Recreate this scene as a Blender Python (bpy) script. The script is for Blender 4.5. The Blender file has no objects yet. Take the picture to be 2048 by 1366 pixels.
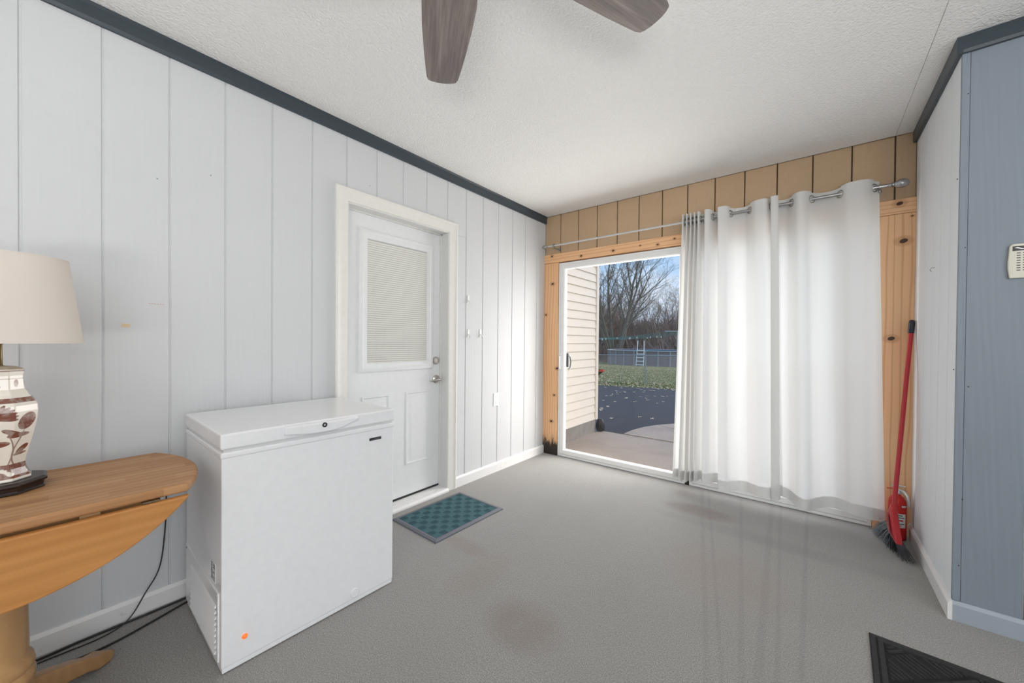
import bpy, bmesh, math, random
from math import sin, cos, pi, radians as R, sqrt, exp
from mathutils import Vector, Matrix
random.seed(7)
S = bpy.context.scene
C = S.collection

# ------------------------------------------------------------------ camera
cam_d = bpy.data.cameras.new('camera'); cam = bpy.data.objects.new('camera', cam_d); C.objects.link(cam)
cam_d.sensor_fit = 'HORIZONTAL'; cam_d.sensor_width = 36.0
cam_d.lens = 36.0 * 756.83 / 2048
cam_d.shift_y = 5.43 / 2048
cam_d.clip_start = 0.02; cam_d.clip_end = 400
yaw, pitch, roll = 0.67298, -0.00901, 0.00897
F = Vector((-sin(yaw) * cos(pitch), cos(yaw) * cos(pitch), sin(pitch)))
r0 = Vector((cos(yaw), sin(yaw), 0)); u0 = r0.cross(F)
rr = r0 * cos(roll) + u0 * sin(roll); uu = u0 * cos(roll) - r0 * sin(roll)
M = Matrix(((rr.x, uu.x, -F.x, 0), (rr.y, uu.y, -F.y, 0), (rr.z, uu.z, -F.z, 1.2), (0, 0, 0, 1)))
cam.matrix_world = M
S.camera = cam

# ------------------------------------------------------------------ view + world + lights
S.view_settings.view_transform = 'Standard'; S.view_settings.look = 'None'
S.view_settings.gamma = 1; S.view_settings.use_curve_mapping = False
S.view_settings.exposure = 0.14

SKY_STRENGTH = 1.02
W = bpy.data.worlds.new('sky'); S.world = W; W.use_nodes = True
nt = W.node_tree; nt.nodes.clear()
wo = nt.nodes.new('ShaderNodeOutputWorld'); bg = nt.nodes.new('ShaderNodeBackground')
tc = nt.nodes.new('ShaderNodeTexCoord'); sx = nt.nodes.new('ShaderNodeSeparateXYZ')
nt.links.new(tc.outputs['Generated'], sx.inputs[0])
ra = nt.nodes.new('ShaderNodeValToRGB')
ra.color_ramp.elements[0].position = 0.0; ra.color_ramp.elements[0].color = (.66, .78, .95, 1)
ra.color_ramp.elements[1].position = .55; ra.color_ramp.elements[1].color = (.30, .50, .88, 1)
e = ra.color_ramp.elements.new(.22); e.color = (.40, .62, .94, 1)
nt.links.new(sx.outputs[2], ra.inputs[0])
no = nt.nodes.new('ShaderNodeTexNoise'); no.inputs['Scale'].default_value = 2.3; no.inputs['Detail'].default_value = 5
mp = nt.nodes.new('ShaderNodeMapping'); mp.inputs['Scale'].default_value = (1, 1, 3)
nt.links.new(tc.outputs['Generated'], mp.inputs[0]); nt.links.new(mp.outputs[0], no.inputs['Vector'])
cr = nt.nodes.new('ShaderNodeValToRGB'); cr.color_ramp.elements[0].position = .52; cr.color_ramp.elements[1].position = .80
nt.links.new(no.outputs[0], cr.inputs[0])
mx = nt.nodes.new('ShaderNodeMix'); mx.data_type = 'RGBA'
nt.links.new(cr.outputs[0], mx.inputs[0]); nt.links.new(ra.outputs[0], mx.inputs[6]); mx.inputs[7].default_value = (.97, .95, .93, 1)
nt.links.new(mx.outputs[2], bg.inputs[0]); bg.inputs[1].default_value = SKY_STRENGTH
nt.links.new(bg.outputs[0], wo.inputs[0])

def area(name, loc, rot, sx_, sy_, power, col):
    l = bpy.data.lights.new(name, 'AREA'); l.shape = 'RECTANGLE'; l.size = sx_; l.size_y = sy_
    l.energy = power; l.color = col
    o = bpy.data.objects.new(name, l); o.location = loc; o.rotation_euler = rot; C.objects.link(o); return o
# daylight through the window of the side wall (behind the photographer)
area('window_daylight_side', (3.32, -.80, 1.45), (0, R(90), 0), 1.5, 2.7, 50, (1, .985, .96))
# added upward fill light behind the camera, to brighten the ceiling
area('added_ceiling_fill', (.9, -1.3, .8), (R(180), 0, 0), 1.0, 1.0, 80, (1, .985, .955))
# daylight coming in through the clear glass door and through the curtained one
area('door_daylight', (-1.46, 3.86, 1.05), (R(-90), 0, 0), 1.12, 1.85, 36, (1, .985, .97))
area('door_daylight', (-.25, 3.86, 1.05), (R(-90), 0, 0), 1.02, 1.85, 6.5, (1, .99, .98))
# hazy sun
sd = bpy.data.lights.new('sun', 'SUN'); sd.energy = 2.0; sd.angle = R(50); sd.color = (1, .86, .70)
so = bpy.data.objects.new('sun', sd); C.objects.link(so); so.rotation_euler = Vector((-.65, -.50, -.60)).to_track_quat('-Z', 'Y').to_euler()

# ------------------------------------------------------------------ node helpers
class NB:
    def __init__(s, name):
        s.m = bpy.data.materials.new(name); s.m.use_nodes = True; s.t = s.m.node_tree; s.t.nodes.clear()
        s.out = s.n('ShaderNodeOutputMaterial'); s.b = s.n('ShaderNodeBsdfPrincipled'); s.l(s.b.outputs[0], s.out.inputs[0])
        s.co = s.n('ShaderNodeTexCoord').outputs['Object']
    def n(s, t): return s.t.nodes.new(t)
    def l(s, a, b): s.t.links.new(a, b)
    def put(s, v, sock):
        if hasattr(v, 'is_linked') or hasattr(v, 'links'): s.l(v, sock)
        else:
            if isinstance(v, tuple) and len(v) == 3 and sock.type == 'RGBA': v = (*v, 1)
            sock.default_value = v
    def map(s, sc=(1, 1, 1), loc=(0, 0, 0), rot=(0, 0, 0), v=None):
        m = s.n('ShaderNodeMapping'); m.inputs['Scale'].default_value = sc; m.inputs['Location'].default_value = loc; m.inputs['Rotation'].default_value = rot
        s.l(v or s.co, m.inputs[0]); return m.outputs[0]
    def noise(s, scale=5, detail=3, v=None, rough=.5, dist=0):
        m = s.n('ShaderNodeTexNoise'); m.inputs['Scale'].default_value = scale; m.inputs['Detail'].default_value = detail
        m.inputs['Roughness'].default_value = rough; m.inputs['Distortion'].default_value = dist
        s.l(v or s.co, m.inputs['Vector']); return m.outputs[0]
    def vor(s, scale=5, v=None, feat='F1'):
        m = s.n('ShaderNodeTexVoronoi'); m.inputs['Scale'].default_value = scale; m.feature = feat
        s.l(v or s.co, m.inputs['Vector']); return m.outputs[0]
    def wave(s, scale, dist, v=None, dirn='X', det=2, dscale=1, typ='BANDS'):
        m = s.n('ShaderNodeTexWave'); m.wave_type = typ
        if typ == 'BANDS': m.bands_direction = dirn
        m.inputs['Scale'].default_value = scale; m.inputs['Distortion'].default_value = dist
        m.inputs['Detail'].default_value = det; m.inputs['Detail Scale'].default_value = dscale
        s.l(v or s.co, m.inputs['Vector']); return m.outputs['Fac']
    def ma(s, op, a, b=0.0, c=None):
        m = s.n('ShaderNodeMath'); m.operation = op; s.put(a, m.inputs[0]); s.put(b, m.inputs[1])
        if c is not None: s.put(c, m.inputs[2])
        return m.outputs[0]
    def ramp(s, f, stops):
        m = s.n('ShaderNodeValToRGB'); e = m.color_ramp.elements
        for i, (p, c) in enumerate(stops):
            if i < 2: x = e[i]; x.position = p
            else: x = e.new(p)
            if not isinstance(c, tuple): c = (c, c, c)
            x.color = (*c, 1)
        s.l(f, m.inputs[0]); return m.outputs[0]
    def mr(s, f, a, b, c=0., d=1.):
        m = s.n('ShaderNodeMapRange'); m.interpolation_type = 'SMOOTHSTEP'; s.put(f, m.inputs[0])
        for i, v in enumerate((a, b, c, d)): m.inputs[i + 1].default_value = v
        return m.outputs[0]
    def mix(s, f, a, b, mode='MIX'):
        m = s.n('ShaderNodeMix'); m.data_type = 'RGBA'; m.blend_type = mode
        s.put(f, m.inputs[0]); s.put(a, m.inputs[6]); s.put(b, m.inputs[7]); return m.outputs[2]
    def sep(s, v=None):
        m = s.n('ShaderNodeSeparateXYZ'); s.l(v or s.co, m.inputs[0]); return m.outputs
    def rnd(s):
        return s.n('ShaderNodeObjectInfo').outputs['Random']
    def bump(s, h, st=.3, d=.002):
        m = s.n('ShaderNodeBump'); m.inputs['Strength'].default_value = st; m.inputs['Distance'].default_value = d
        s.l(h, m.inputs['Height']); s.l(m.outputs[0], s.b.inputs['Normal'])
    def set(s, **k):
        for a, v in k.items(): s.put(v, s.b.inputs[{'col': 'Base Color', 'rough': 'Roughness', 'metal': 'Metallic', 'spec': 'Specular IOR Level', 'trans': 'Transmission Weight', 'alpha': 'Alpha', 'coat': 'Coat Weight', 'emc': 'Emission Color', 'ems': 'Emission Strength'}[a]])
        return s.m
def spot(nb, axes, cx, cz, rx, rz, ang=0, soft=.25):
    """elliptic mark at a fixed place of the surface"""
    x = nb.ma('SUBTRACT', axes[0], cx); z = nb.ma('SUBTRACT', axes[1], cz)
    if ang:
        c, s_ = cos(ang), sin(ang)
        x2 = nb.ma('ADD', nb.ma('MULTIPLY', x, c), nb.ma('MULTIPLY', z, s_)); z = nb.ma('SUBTRACT', nb.ma('MULTIPLY', z, c), nb.ma('MULTIPLY', x, s_)); x = x2
    d = nb.ma('ADD', nb.ma('POWER', nb.ma('ABSOLUTE', nb.ma('DIVIDE', x, rx)), 2.0), nb.ma('POWER', nb.ma('ABSOLUTE', nb.ma('DIVIDE', z, rz)), 2.0))
    return nb.mr(d, 1 - soft, 1 + soft, 1, 0)

def plain(name, col, rough=.5, metal=0, nz=.04, **k):
    b = NB(name); f = b.noise(30, 3)
    c = b.mix(f, tuple(max(0, x * (1 - nz)) for x in col), tuple(min(1, x * (1 + nz)) for x in col))
    return b.set(col=c, rough=rough, metal=metal, **k)

# ------------------------------------------------------------------ materials
def painted_panel(name, col, across):
    b = NB(name)
    sc = (14, 60, 1.6) if across == 'y' else (60, 14, 1.6)
    w = b.wave(1.0, 9, b.map((3, 26, 1.1) if across == 'y' else (26, 3, 1.1)), 'DIAGONAL', 3, .6)
    n = b.noise(1, 5, b.map(sc), .6)
    v = b.noise(1.1, 3)
    dirt = b.mr(b.noise(9, 6), .60, .80)
    c = b.mix(v, tuple(x * .965 for x in col), tuple(min(1, x * 1.03) for x in col))
    c = b.mix(b.ma('MULTIPLY', dirt, .07), c, tuple(x * .6 for x in col))
    b.bump(b.ma('ADD', b.ma('MULTIPLY', w, .5), n), .32 if across == 'y' else .8, .0016)
    return b.set(col=c, rough=.62)
M_WALL = painted_panel('painted_panel_left', (.635, .648, .662), 'y')
M_WALLR_LIT = painted_panel('lit_panel_right', (.82, .85, .89), 'y')  # same wall paint, lightened to carry the light on the return wall
M_WALLF_SHADED = painted_panel('shaded_panel_front', (.235, .275, .32), 'x')  # same wall paint, darkened: the weaker light on this wall is in the colour
M_GAP = plain('painted_groove', (.66, .67, .685), .6)
def mk():
    b = NB('tan_siding'); n = b.noise(1, 5, b.map((60, 14, 9)), .6); w = b.wave(1, 7, b.map((5, 3, 24)), 'Z', 3, 1.2)
    c = b.mix(b.noise(2.5, 4), (.50, .345, .21), (.60, .43, .275)); c = b.mix(b.mr(n, .55, .75, 0, .25), c, (.33, .235, .15))
    b.bump(b.ma('ADD', b.ma('MULTIPLY', w, .5), n), .5, .0016); return b.set(col=c, rough=.65)
M_TAN = mk()
def pine(name, knots, grain='z', rot=None):
    b = NB(name); X, Y, Z = b.sep()
    sc = (4.2, 1, .55) if grain == 'z' else (.55, 1, 4.2)
    w = b.wave(2.2, 11, b.map(sc), 'X' if grain == 'z' else 'Z', 2, .55)
    f = b.noise(1, 4, b.map((160, 4, 3) if grain == 'z' else (3, 4, 160)))
    c = b.mix(b.noise(1.5, 2), (.90, .50, .25), (.93, .61, .36))
    c = b.mix(b.mr(w, .78, 1.0, 0, .45), c, (.55, .235, .085))
    c = b.mix(b.ma('MULTIPLY', f, .22), c, (.52, .26, .11))
    for kx, kz, r in knots:
        c = b.mix(b.ma('MULTIPLY', spot(b, (X, Z), kx, kz, r * 2.6, r * 1.9, 0, .6), .5), c, (.50, .22, .09))
        c = b.mix(spot(b, (X, Z), kx, kz, r * 1.15, r * .8, .3, .3), c, (.055, .022, .012))
    if rot:
        nn = b.noise(1, 4, b.map((38, 5, 9)))
        for z0, x0, x1 in rot:
            h = b.ma('ADD', Z, b.ma('MULTIPLY', nn, -.22))
            m = b.ma('MULTIPLY', b.mr(h, z0 - .13, z0 - .06, 1, 0), 1.0)
            c = b.mix(b.ma('MULTIPLY', b.mr(h, z0 - .10, z0 + .02, 1, 0), .45), c, (.28, .16, .085))
            c = b.mix(m, c, (.022, .015, .011))
    b.bump(b.ma('ADD', w, f), .15, .0008); return b.set(col=c, rough=.5)
M_PINE_L = pine('pine_board_left', [(-2.163, 1.804, .013), (-2.243, 1.48, .010), (-2.103, .914, .012), (-2.131, .632, .010), (-2.165, .353, .013)], rot=[(.125, 0, 0)])
M_PINE_T = pine('pine_board_header', [(-2.173, 2.096, .010), (-1.83, 2.055, .010), (-1.492, 2.06, .010), (-1.235, 2.07, .006), (-1.08, 2.055, .008), (-.94, 2.085, .007), (.413, 2.088, .014)], 'x')
M_PINE_R = pine('pine_board_right', [(.434, 1.85, .017), (.386, 1.236, .015), (.47, 2.0, .005)])
M_PINE_M = pine('pine_board_middle', [(-.82, 1.3, .01)], rot=[(.20, 0, 0)])
def mk():
    b = NB('popcorn_ceiling'); n = b.noise(70, 5, rough=.65); v = b.vor(110)
    c = b.mix(b.noise(1.2, 3), (.88, .875, .855), (.92, .915, .90))
    c = b.mix(b.mr(n, .60, .78, 0, .35), c, (.58, .57, .55))
    b.bump(b.ma('SUBTRACT', n, b.ma('MULTIPLY', v, .7)), .8, .006); return b.set(col=c, rough=.95)
M_CEIL = mk()
M_TRIMD = plain('slate_trim_paint', (.043, .058, .072), .38)
M_CREAM = plain('cream_trim_paint', (.80, .785, .745), .35)
def mk():
    b = NB('white_baseboard_paint'); c = b.mix(b.mr(b.noise(25, 6), .66, .78, 0, .5), (.80, .80, .80), (.42, .37, .32)); return b.set(col=c, rough=.4)
M_BASE = mk()
M_BASE_SHADED = plain('shaded_baseboard_paint', (.36, .405, .465), .5)  # white baseboard with the shade of the front wall painted in
def mk():
    b = NB('grey_carpet'); X, Y, Z = b.sep()
    n1 = b.noise(230, 3, rough=.85); n2 = b.noise(70, 3, rough=.7); n3 = b.noise(2.2, 4)
    c = b.ramp(n1, [(.30, (.08, .0765, .072)), (.50, (.275, .266, .253)), (.68, (.56, .545, .52))])
    c = b.mix(b.ma('MULTIPLY', n2, .30), c, (.24, .235, .225))
    c = b.mix(b.mr(n3, .4, .7, 0, .20), c, (.22, .20, .185))
    # rows of indent marks running from the doors into the room
    for (x0, a, wd) in ((-.66, .22, .016), (-.61, .22, .012), (-.40, .13, .016), (-.22, .05, .02), (-.165, .05, .012), (-.02, .0, .014)):
        px = b.ma('ADD', X, b.ma('MULTIPLY', b.ma('SUBTRACT', Y, 3.2), a))
        band = b.mr(b.ma('ABSOLUTE', b.ma('SUBTRACT', px, x0)), wd * .4, wd, 1, 0)
        dash = b.mr(b.wave(26, 1.5, None, 'Y'), .35, .6)
        c = b.mix(b.ma('MULTIPLY', b.ma('MULTIPLY', band, dash), b.ma('MULTIPLY', b.mr(Y, .8, 2.0), .33)), c, (.10, .105, .11))
    pn = b.noise(9, 4)
    for (cx, cy, rx, ry, col, a) in ((-.62, 2.93, .20, .10, (.15, .115, .10), .7), (-.95, 1.28, .16, .13, (.19, .13, .11), .45), (-1.58, 1.56, .16, .06, (.24, .17, .14), .4), (-1.33, 1.42, .10, .2, (.26, .19, .15), .3), (-.35, 2.2, .25, .25, (.3, .21, .17), .3), (-.25, 2.75, .6, .07, (.17, .17, .17), .35)):
        c = b.mix(b.ma('MULTIPLY', b.ma('MULTIPLY', spot(b, (X, Y), cx, cy, rx, ry, 0, .9), a), b.ma('ADD', pn, .4)), c, col)
    b.bump(b.ma('ADD', n1, n2), .8, .0035); b.b.inputs['Sheen Weight'].default_value = .45; b.b.inputs['Sheen Roughness'].default_value = .45
    return b.set(col=c, rough=1, spec=.1)
M_CARPET = mk()
M_DOOR = plain('door_white_paint', (.80, .81, .82), .32)
M_JAMB = plain('jamb_paint', (.72, .72, .70), .4)
def mk():
    b = NB('threshold_paint'); n = b.noise(1, 5, b.map((90, 8, 30)))
    return b.set(col=b.mix(b.mr(n, .58, .72, 0, .6), (.80, .80, .80), (.40, .33, .26)), rough=.45)
M_THRESH = mk()
M_BLACK = plain('black_rubber', (.018, .018, .02), .5)
M_SLAT = plain('blind_slat_white', (.83, .84, .83), .45)
M_BEHIND = plain('blind_gap_grey', (.50, .51, .51), .7)
M_NICKEL = plain('brushed_nickel', (.55, .52, .49), .28, 1)
M_VINYL = plain('white_vinyl', (.86, .86, .85), .3)
def mk():
    b = NB('door_glass'); t = b.n('ShaderNodeBsdfTransparent'); t.inputs[0].default_value = (.985, .98, .965, 1)
    g = b.n('ShaderNodeBsdfGlossy'); g.inputs['Roughness'].default_value = .01
    fr = b.n('ShaderNodeFresnel'); fr.inputs[0].default_value = 1.45; mm = b.n('ShaderNodeMixShader')
    gg = b.n('ShaderNodeNewGeometry'); b.l(b.ma('MULTIPLY', b.ma('MULTIPLY', fr.outputs[0], .55), b.ma('SUBTRACT', 1.0, gg.outputs['Backfacing'])), mm.inputs[0]); b.l(t.outputs[0], mm.inputs[1]); b.l(g.outputs[0], mm.inputs[2]); b.l(mm.outputs[0], b.out.inputs[0]); return b.m
M_GLASS = mk()
def fabric(name, col, tr, tp):
    b = NB(name); w = b.noise(1, 2, b.map((900, 900, 1400))); c = b.mix(w, tuple(x * .97 for x in col), col)
    d = b.n('ShaderNodeBsdfDiffuse'); b.l(c, d.inputs[0]); t = b.n('ShaderNodeBsdfTranslucent'); b.l(c, t.inputs[0])
    m1 = b.n('ShaderNodeMixShader'); m1.inputs[0].default_value = tr; b.l(d.outputs[0], m1.inputs[1]); b.l(t.outputs[0], m1.inputs[2])
    if tp:
        tt = b.n('ShaderNodeBsdfTransparent'); m2 = b.n('ShaderNodeMixShader'); m2.inputs[0].default_value = tp
        b.l(m1.outputs[0], m2.inputs[1]); b.l(tt.outputs[0], m2.inputs[2]); b.l(m2.outputs[0], b.out.inputs[0])
    else: b.l(m1.outputs[0], b.out.inputs[0])
    return b.m
M_CURT = fabric('white_sheer_curtain', (.93, .93, .92), .33, .03)
M_SHADE = fabric('linen_lamp_shade', (.83, .765, .70), .25, 0)
M_ROD = plain('pewter_rod', (.42, .42, .43), .3, 1)
M_RODL = plain('light_grey_rod', (.60, .61, .62), .35, .3)
M_FREEZ = plain('white_enamel', (.84, .845, .86), .22, coat=.2)
M_FSEAL = plain('freezer_gasket', (.70, .70, .70), .5)
M_DARK = plain('dark_plastic', (.03, .03, .035), .4)
M_STEEL = plain('dull_steel', (.38, .38, .39), .35, .9)
def mk():
    b = NB('orange_lamp_lens'); return b.set(col=(.9, .16, .03), rough=.25, emc=(1, .17, .03), ems=.6)
M_ORANGE = mk()
M_INK = plain('printed_ink', (.16, .17, .19), .6)
def woodstrip(name, ca, cb, cc, strip, grain, rough=.35, vert=False):
    b = NB(name); X, Y, Z = b.sep()
    u = Z if vert else X
    i = b.ma('FLOOR', b.ma('DIVIDE', u, strip))
    j = b.ma('FLOOR', b.ma('ADD', b.ma('DIVIDE', Y, .42), b.ma('MULTIPLY', i, .37)))
    wn = b.n('ShaderNodeTexWhiteNoise'); wn.noise_dimensions = '2D'; cv = b.n('ShaderNodeCombineXYZ'); b.l(i, cv.inputs[0]); b.l(j, cv.inputs[1]); b.l(cv.outputs[0], wn.inputs['Vector'])
    w = b.wave(1.6, 9, b.map((6, 1.0, 6)), 'Z' if vert else 'X', 3, .5); n = b.noise(1, 4, b.map((150, 5, 150)))
    c = b.mix(wn.outputs[0], ca, cb); c = b.mix(b.ma('MULTIPLY', w, .28), c, cc); c = b.mix(b.ma('MULTIPLY', n, .42), c, cc)
    b.bump(n, .1, .0005); return b.set(col=c, rough=rough, spec=.3)
M_TTOP = woodstrip('table_top_maple_strips', (.40, .20, .085), (.60, .35, .175), (.26, .115, .04), .042, 'y', rough=.5)
M_TLEAF = woodstrip('table_leaf_maple_strips', (.56, .25, .075), (.61, .285, .092), (.33, .13, .035), .055, 'y', vert=True, rough=.45)
M_TLEG = woodstrip('table_pedestal_maple', (.52, .30, .135), (.60, .36, .165), (.38, .20, .08), .3, 'y')
M_BASEWOOD = plain('carved_dark_wood', (.022, .012, .010), .3, nz=.3)
def mk():
    b = NB('painted_porcelain'); X, Y, Z = b.sep()
    cream = (.80, .74, .65); brown = (.20, .065, .040); taupe = (.33, .24, .20)
    mot = b.noise(55, 4); bcol = b.mix(b.mr(mot, .42, .6), brown, taupe)
    c = b.mix(b.noise(5, 2), cream, (.84, .79, .71))
    ax = (Y, Z)
    def add(c, m, col): return b.mix(m, c, col)
    # thin stems
    for k, (y0, amp, ph) in enumerate(((-.004, .010, 0.), (.034, .012, 1.2), (-.036, .010, 2.2), (.016, .009, 3.4))):
        cx = b.ma('ADD', y0, b.ma('MULTIPLY', b.ma('SINE', b.ma('MULTIPLY_ADD', Z, 34., ph)), amp))
        lm = b.mr(b.ma('ABSOLUTE', b.ma('SUBTRACT', Y, cx)), .0008, .0022, 1, 0)
        lm = b.ma('MULTIPLY', lm, b.mr(Z, .188, .17)); lm = b.ma('MULTIPLY', lm, b.mr(Z, .075, .08))
        c = add(c, lm, taupe)
    for (y, z, ry, rz, a) in ((.050, .207, .014, .026, -.35), (.022, .178, .019, .007, -.5), (.034, .168, .020, .007, .1), (-.004, .145, .024, .009, .1), (.040, .125, .017, .006, .9), (.036, .112, .012, .004, .2), (-.045, .180, .020, .012, .6), (-.060, .125, .014, .024, .3)):
        c = add(c, spot(b, ax, y, z, ry, rz, a, .12), bcol)
    for k in range(7):   # lotus flower petals
        a = -.2 + k * .26; c = add(c, spot(b, ax, -.010 + .022 * cos(a), .222 + .016 * sin(a), .024, .0065, a, .1), bcol)
    for k in range(3): c = add(c, spot(b, ax, -.012 - .012 * k, .318 - .006 * k, .018, .005, -.6 + .4 * k, .15), bcol)
    c = add(c, spot(b, ax, .030, .318, .004, .011, 0, .2), bcol)
    for z0, z1, col in ((.262, .276, bcol), (.352, .356, taupe), (.043, .083, bcol), (.330, .332, taupe)):
        m = b.ma('MULTIPLY', b.mr(Z, z0 - .0008, z0 + .0008), b.mr(Z, z1 - .0008, z1 + .0008, 1, 0)); c = add(c, m, col)
    m = b.ma('MULTIPLY', b.mr(Z, .046, .048), b.mr(Z, .078, .080, 1, 0)); m = b.ma('MULTIPLY', m, b.mr(b.noise(38, 2), .52, .58)); c = add(c, m, cream)
    return b.set(col=c, rough=.18, coat=.4)
M_VASE = mk()
M_BRASS = plain('aged_brass', (.23, .16, .08), .35, .9)
def mk():
    b = NB('weathered_fan_blade'); n = b.noise(1, 5, b.map((4, 90, 30)), .7); w = b.noise(1, 3, b.map((2.2, 18, 10)), .5)
    c = b.ramp(n, [(.3, (.155, .125, .115)), (.5, (.235, .195, .18)), (.7, (.33, .285, .265))]); c = b.mix(b.mr(w, .46, .62, 0, .6), c, (.125, .105, .105))
    return b.set(col=c, rough=.5)
M_BLADE = mk()
M_RED = plain('red_plastic', (.50, .02, .028), .3)
M_REDT = plain('red_painted_steel', (.62, .015, .015), .22)
M_BRIST = plain('grey_bristle', (.20, .225, .25), .5, nz=.5)
M_BRISTD = plain('dark_bristle', (.018, .02, .026), .45, nz=.4)
M_NAVY = plain('navy_grip', (.012, .018, .035), .3)
M_LABEL = plain('paper_label', (.78, .78, .76), .5)
M_ALU = plain('cast_aluminium', (.66, .67, .67), .3, .7)
M_TEAL = plain('teal_mat_carpet', (.055, .135, .155), .9, nz=.35)
M_TEALD = plain('mat_rubber_edge', (.14, .15, .175), .45)
M_MATBASE = plain('mat_dark_base', (.012, .022, .028), .7)
M_BMAT = plain('charcoal_mat_rib', (.027, .027, .028), .95, nz=.3)
M_BMATB = plain('charcoal_mat_base', (.012, .012, .013), .95)
M_IVORY = plain('ivory_plastic', (.66, .645, .55), .4)
M_TAPE = plain('old_tape', (.70, .55, .34), .6)
M_REDINK = plain('red_ink', (.60, .12, .12), .6)

# ------------------------------------------------------------------ mesh helpers
class MB:
    def __init__(s): s.v = []; s.f = []
    def add(s, vs, fs):
        o = len(s.v); s.v += [tuple(x) for x in vs]; s.f += [tuple(i + o for i in f) for f in fs]; return s
    def box(s, x0, x1, y0, y1, z0, z1):
        return s.add([(x0, y0, z0), (x1, y0, z0), (x1, y1, z0), (x0, y1, z0), (x0, y0, z1), (x1, y0, z1), (x1, y1, z1), (x0, y1, z1)],
                     [(0, 3, 2, 1), (4, 5, 6, 7), (0, 1, 5, 4), (1, 2, 6, 5), (2, 3, 7, 6), (3, 0, 4, 7)])
    def loft(s, rings, cap=True, close=True):
        n = len(rings[0]); vs = [p for r in rings for p in r]; fs = []
        for i in range(len(rings) - 1):
            for j in range(n if close else n - 1):
                k = (j + 1) % n; fs.append((i * n + j, i * n + k, (i + 1) * n + k, (i + 1) * n + j))
        if cap: fs.append(tuple(range(n - 1, -1, -1))); fs.append(tuple((len(rings) - 1) * n + j for j in range(n)))
        return s.add(vs, fs)
    def tube(s, pts, r, n=8, cap=True):
        pts = [Vector(p) for p in pts]; rs = r if isinstance(r, (list, tuple)) else [r] * len(pts); rings = []
        up = None
        for i, p in enumerate(pts):
            t = (pts[min(i + 1, len(pts) - 1)] - pts[max(i - 1, 0)]).normalized()
            if up is None: up = Vector((0, 0, 1)) if abs(t.z) < .9 else Vector((1, 0, 0))
            a = t.cross(up).normalized(); b = a.cross(t).normalized(); up = b
            rings.append([p + (a * cos(2 * pi * k / n) + b * sin(2 * pi * k / n)) * rs[i] for k in range(n)])
        return s.loft(rings, cap)
    def lathe(s, prof, n=32, c=(0, 0, 0), axis='z', cap=True, ph=0):
        rings = []
        for r, z in prof:
            ring = []
            for k in range(n):
                a = 2 * pi * k / n + ph; x, y = r * cos(a), r * sin(a)
                ring.append({'z': (c[0] + x, c[1] + y, c[2] + z), 'x': (c[0] + z, c[1] + x, c[2] + y), 'y': (c[0] + y, c[1] + z, c[2] + x)}[axis])
            rings.append(ring)
        return s.loft(rings, cap)
    def rect_loft(s, plane, rect, prof, cap=True):
        """nested rectangles; plane maps (a, b, h) -> xyz; prof = [(inset, height)]"""
        a0, a1, b0, b1 = rect; rings = []
        for i, h in prof: rings.append([plane(a0 + i, b0 + i, h), plane(a1 - i, b0 + i, h), plane(a1 - i, b1 - i, h), plane(a0 + i, b1 - i, h)])
        n = 4; vs = [p for r in rings for p in r]; fs = []
        for i in range(len(rings) - 1):
            for j in range(4): k = (j + 1) % 4; fs.append((i * 4 + j, i * 4 + k, (i + 1) * 4 + k, (i + 1) * 4 + j))
        if cap: fs.append(tuple((len(rings) - 1) * 4 + j for j in range(4)))
        return s.add(vs, fs)
    def prism(s, poly, z0, z1, plane=lambda a, b, h: (a, b, h)):
        return s.loft([[plane(a, b, z0) for a, b in poly], [plane(a, b, z1) for a, b in poly]])
    def build(s, name, mat, parent=None, bevel=0, smooth=None, local=False, seg=2, fix=True):
        off = Vector((0, 0, 0))
        if parent is not None and not local:
            q = parent
            while q is not None: off += q.location; q = q.parent
        me = bpy.data.meshes.new(name); me.from_pydata([(x - off.x, y - off.y, z - off.z) for x, y, z in s.v], [], s.f)
        if fix:
            bm = bmesh.new(); bm.from_mesh(me); bmesh.ops.recalc_face_normals(bm, faces=bm.faces); bm.to_mesh(me); bm.free()
        me.materials.append(mat)
        if smooth is not None:
            me.polygons.foreach_set('use_smooth', [True] * len(me.polygons)); me.set_sharp_from_angle(angle=R(smooth))
        me.update(); o = bpy.data.objects.new(name, me); C.objects.link(o)
        if parent is not None: o.parent = parent
        if bevel:
            m = o.modifiers.new('bevel', 'BEVEL'); m.width = bevel; m.segments = seg; m.limit_method = 'ANGLE'; m.angle_limit = R(35)
        return o
def tag(o, label=None, cat=None, group=None, kind=None):
    if label: o['label'] = label
    if cat: o['category'] = cat
    if group: o['group'] = group
    if kind: o['kind'] = kind
    return o
def thing(name, loc, label, cat, rz=0, group=None):
    o = bpy.data.objects.new(name, None); o.empty_display_size = .05; C.objects.link(o); o.location = loc; o.rotation_euler = (0, 0, rz)
    return tag(o, label, cat, group)
def struct(o): o['kind'] = 'structure'; return o
def origin_to(o, p):
    """move a top-level mesh's origin without moving its vertices"""
    p = Vector(p)
    for v in o.data.vertices: v.co -= p
    o.location = p; return o

XL, YB, XR, YO, HC = -2.2706, 3.4113, .4872, 2.4988, 2.5278
XE, YR = 3.2, -2.6      # side wall and rear wall behind the photographer

# ------------------------------------------------------------------ room shell
struct(MB().box(XL - .14, XE, YR - .1, YB + .06, -.10, 0).build('floor', M_CARPET))
ce = struct(MB().box(XL - .14, XE + .1, YR - .1, YB + .14, HC + .012, HC + .12).build('ceiling', M_CEIL))
MB().box(XL - .02, .391, YR - .05, YB, HC, HC + .013).build('panel', M_CEIL, ce)
MB().box(.3925, XE, YR - .05, YB, HC - .001, HC + .013).build('panel', M_CEIL, ce)

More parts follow.
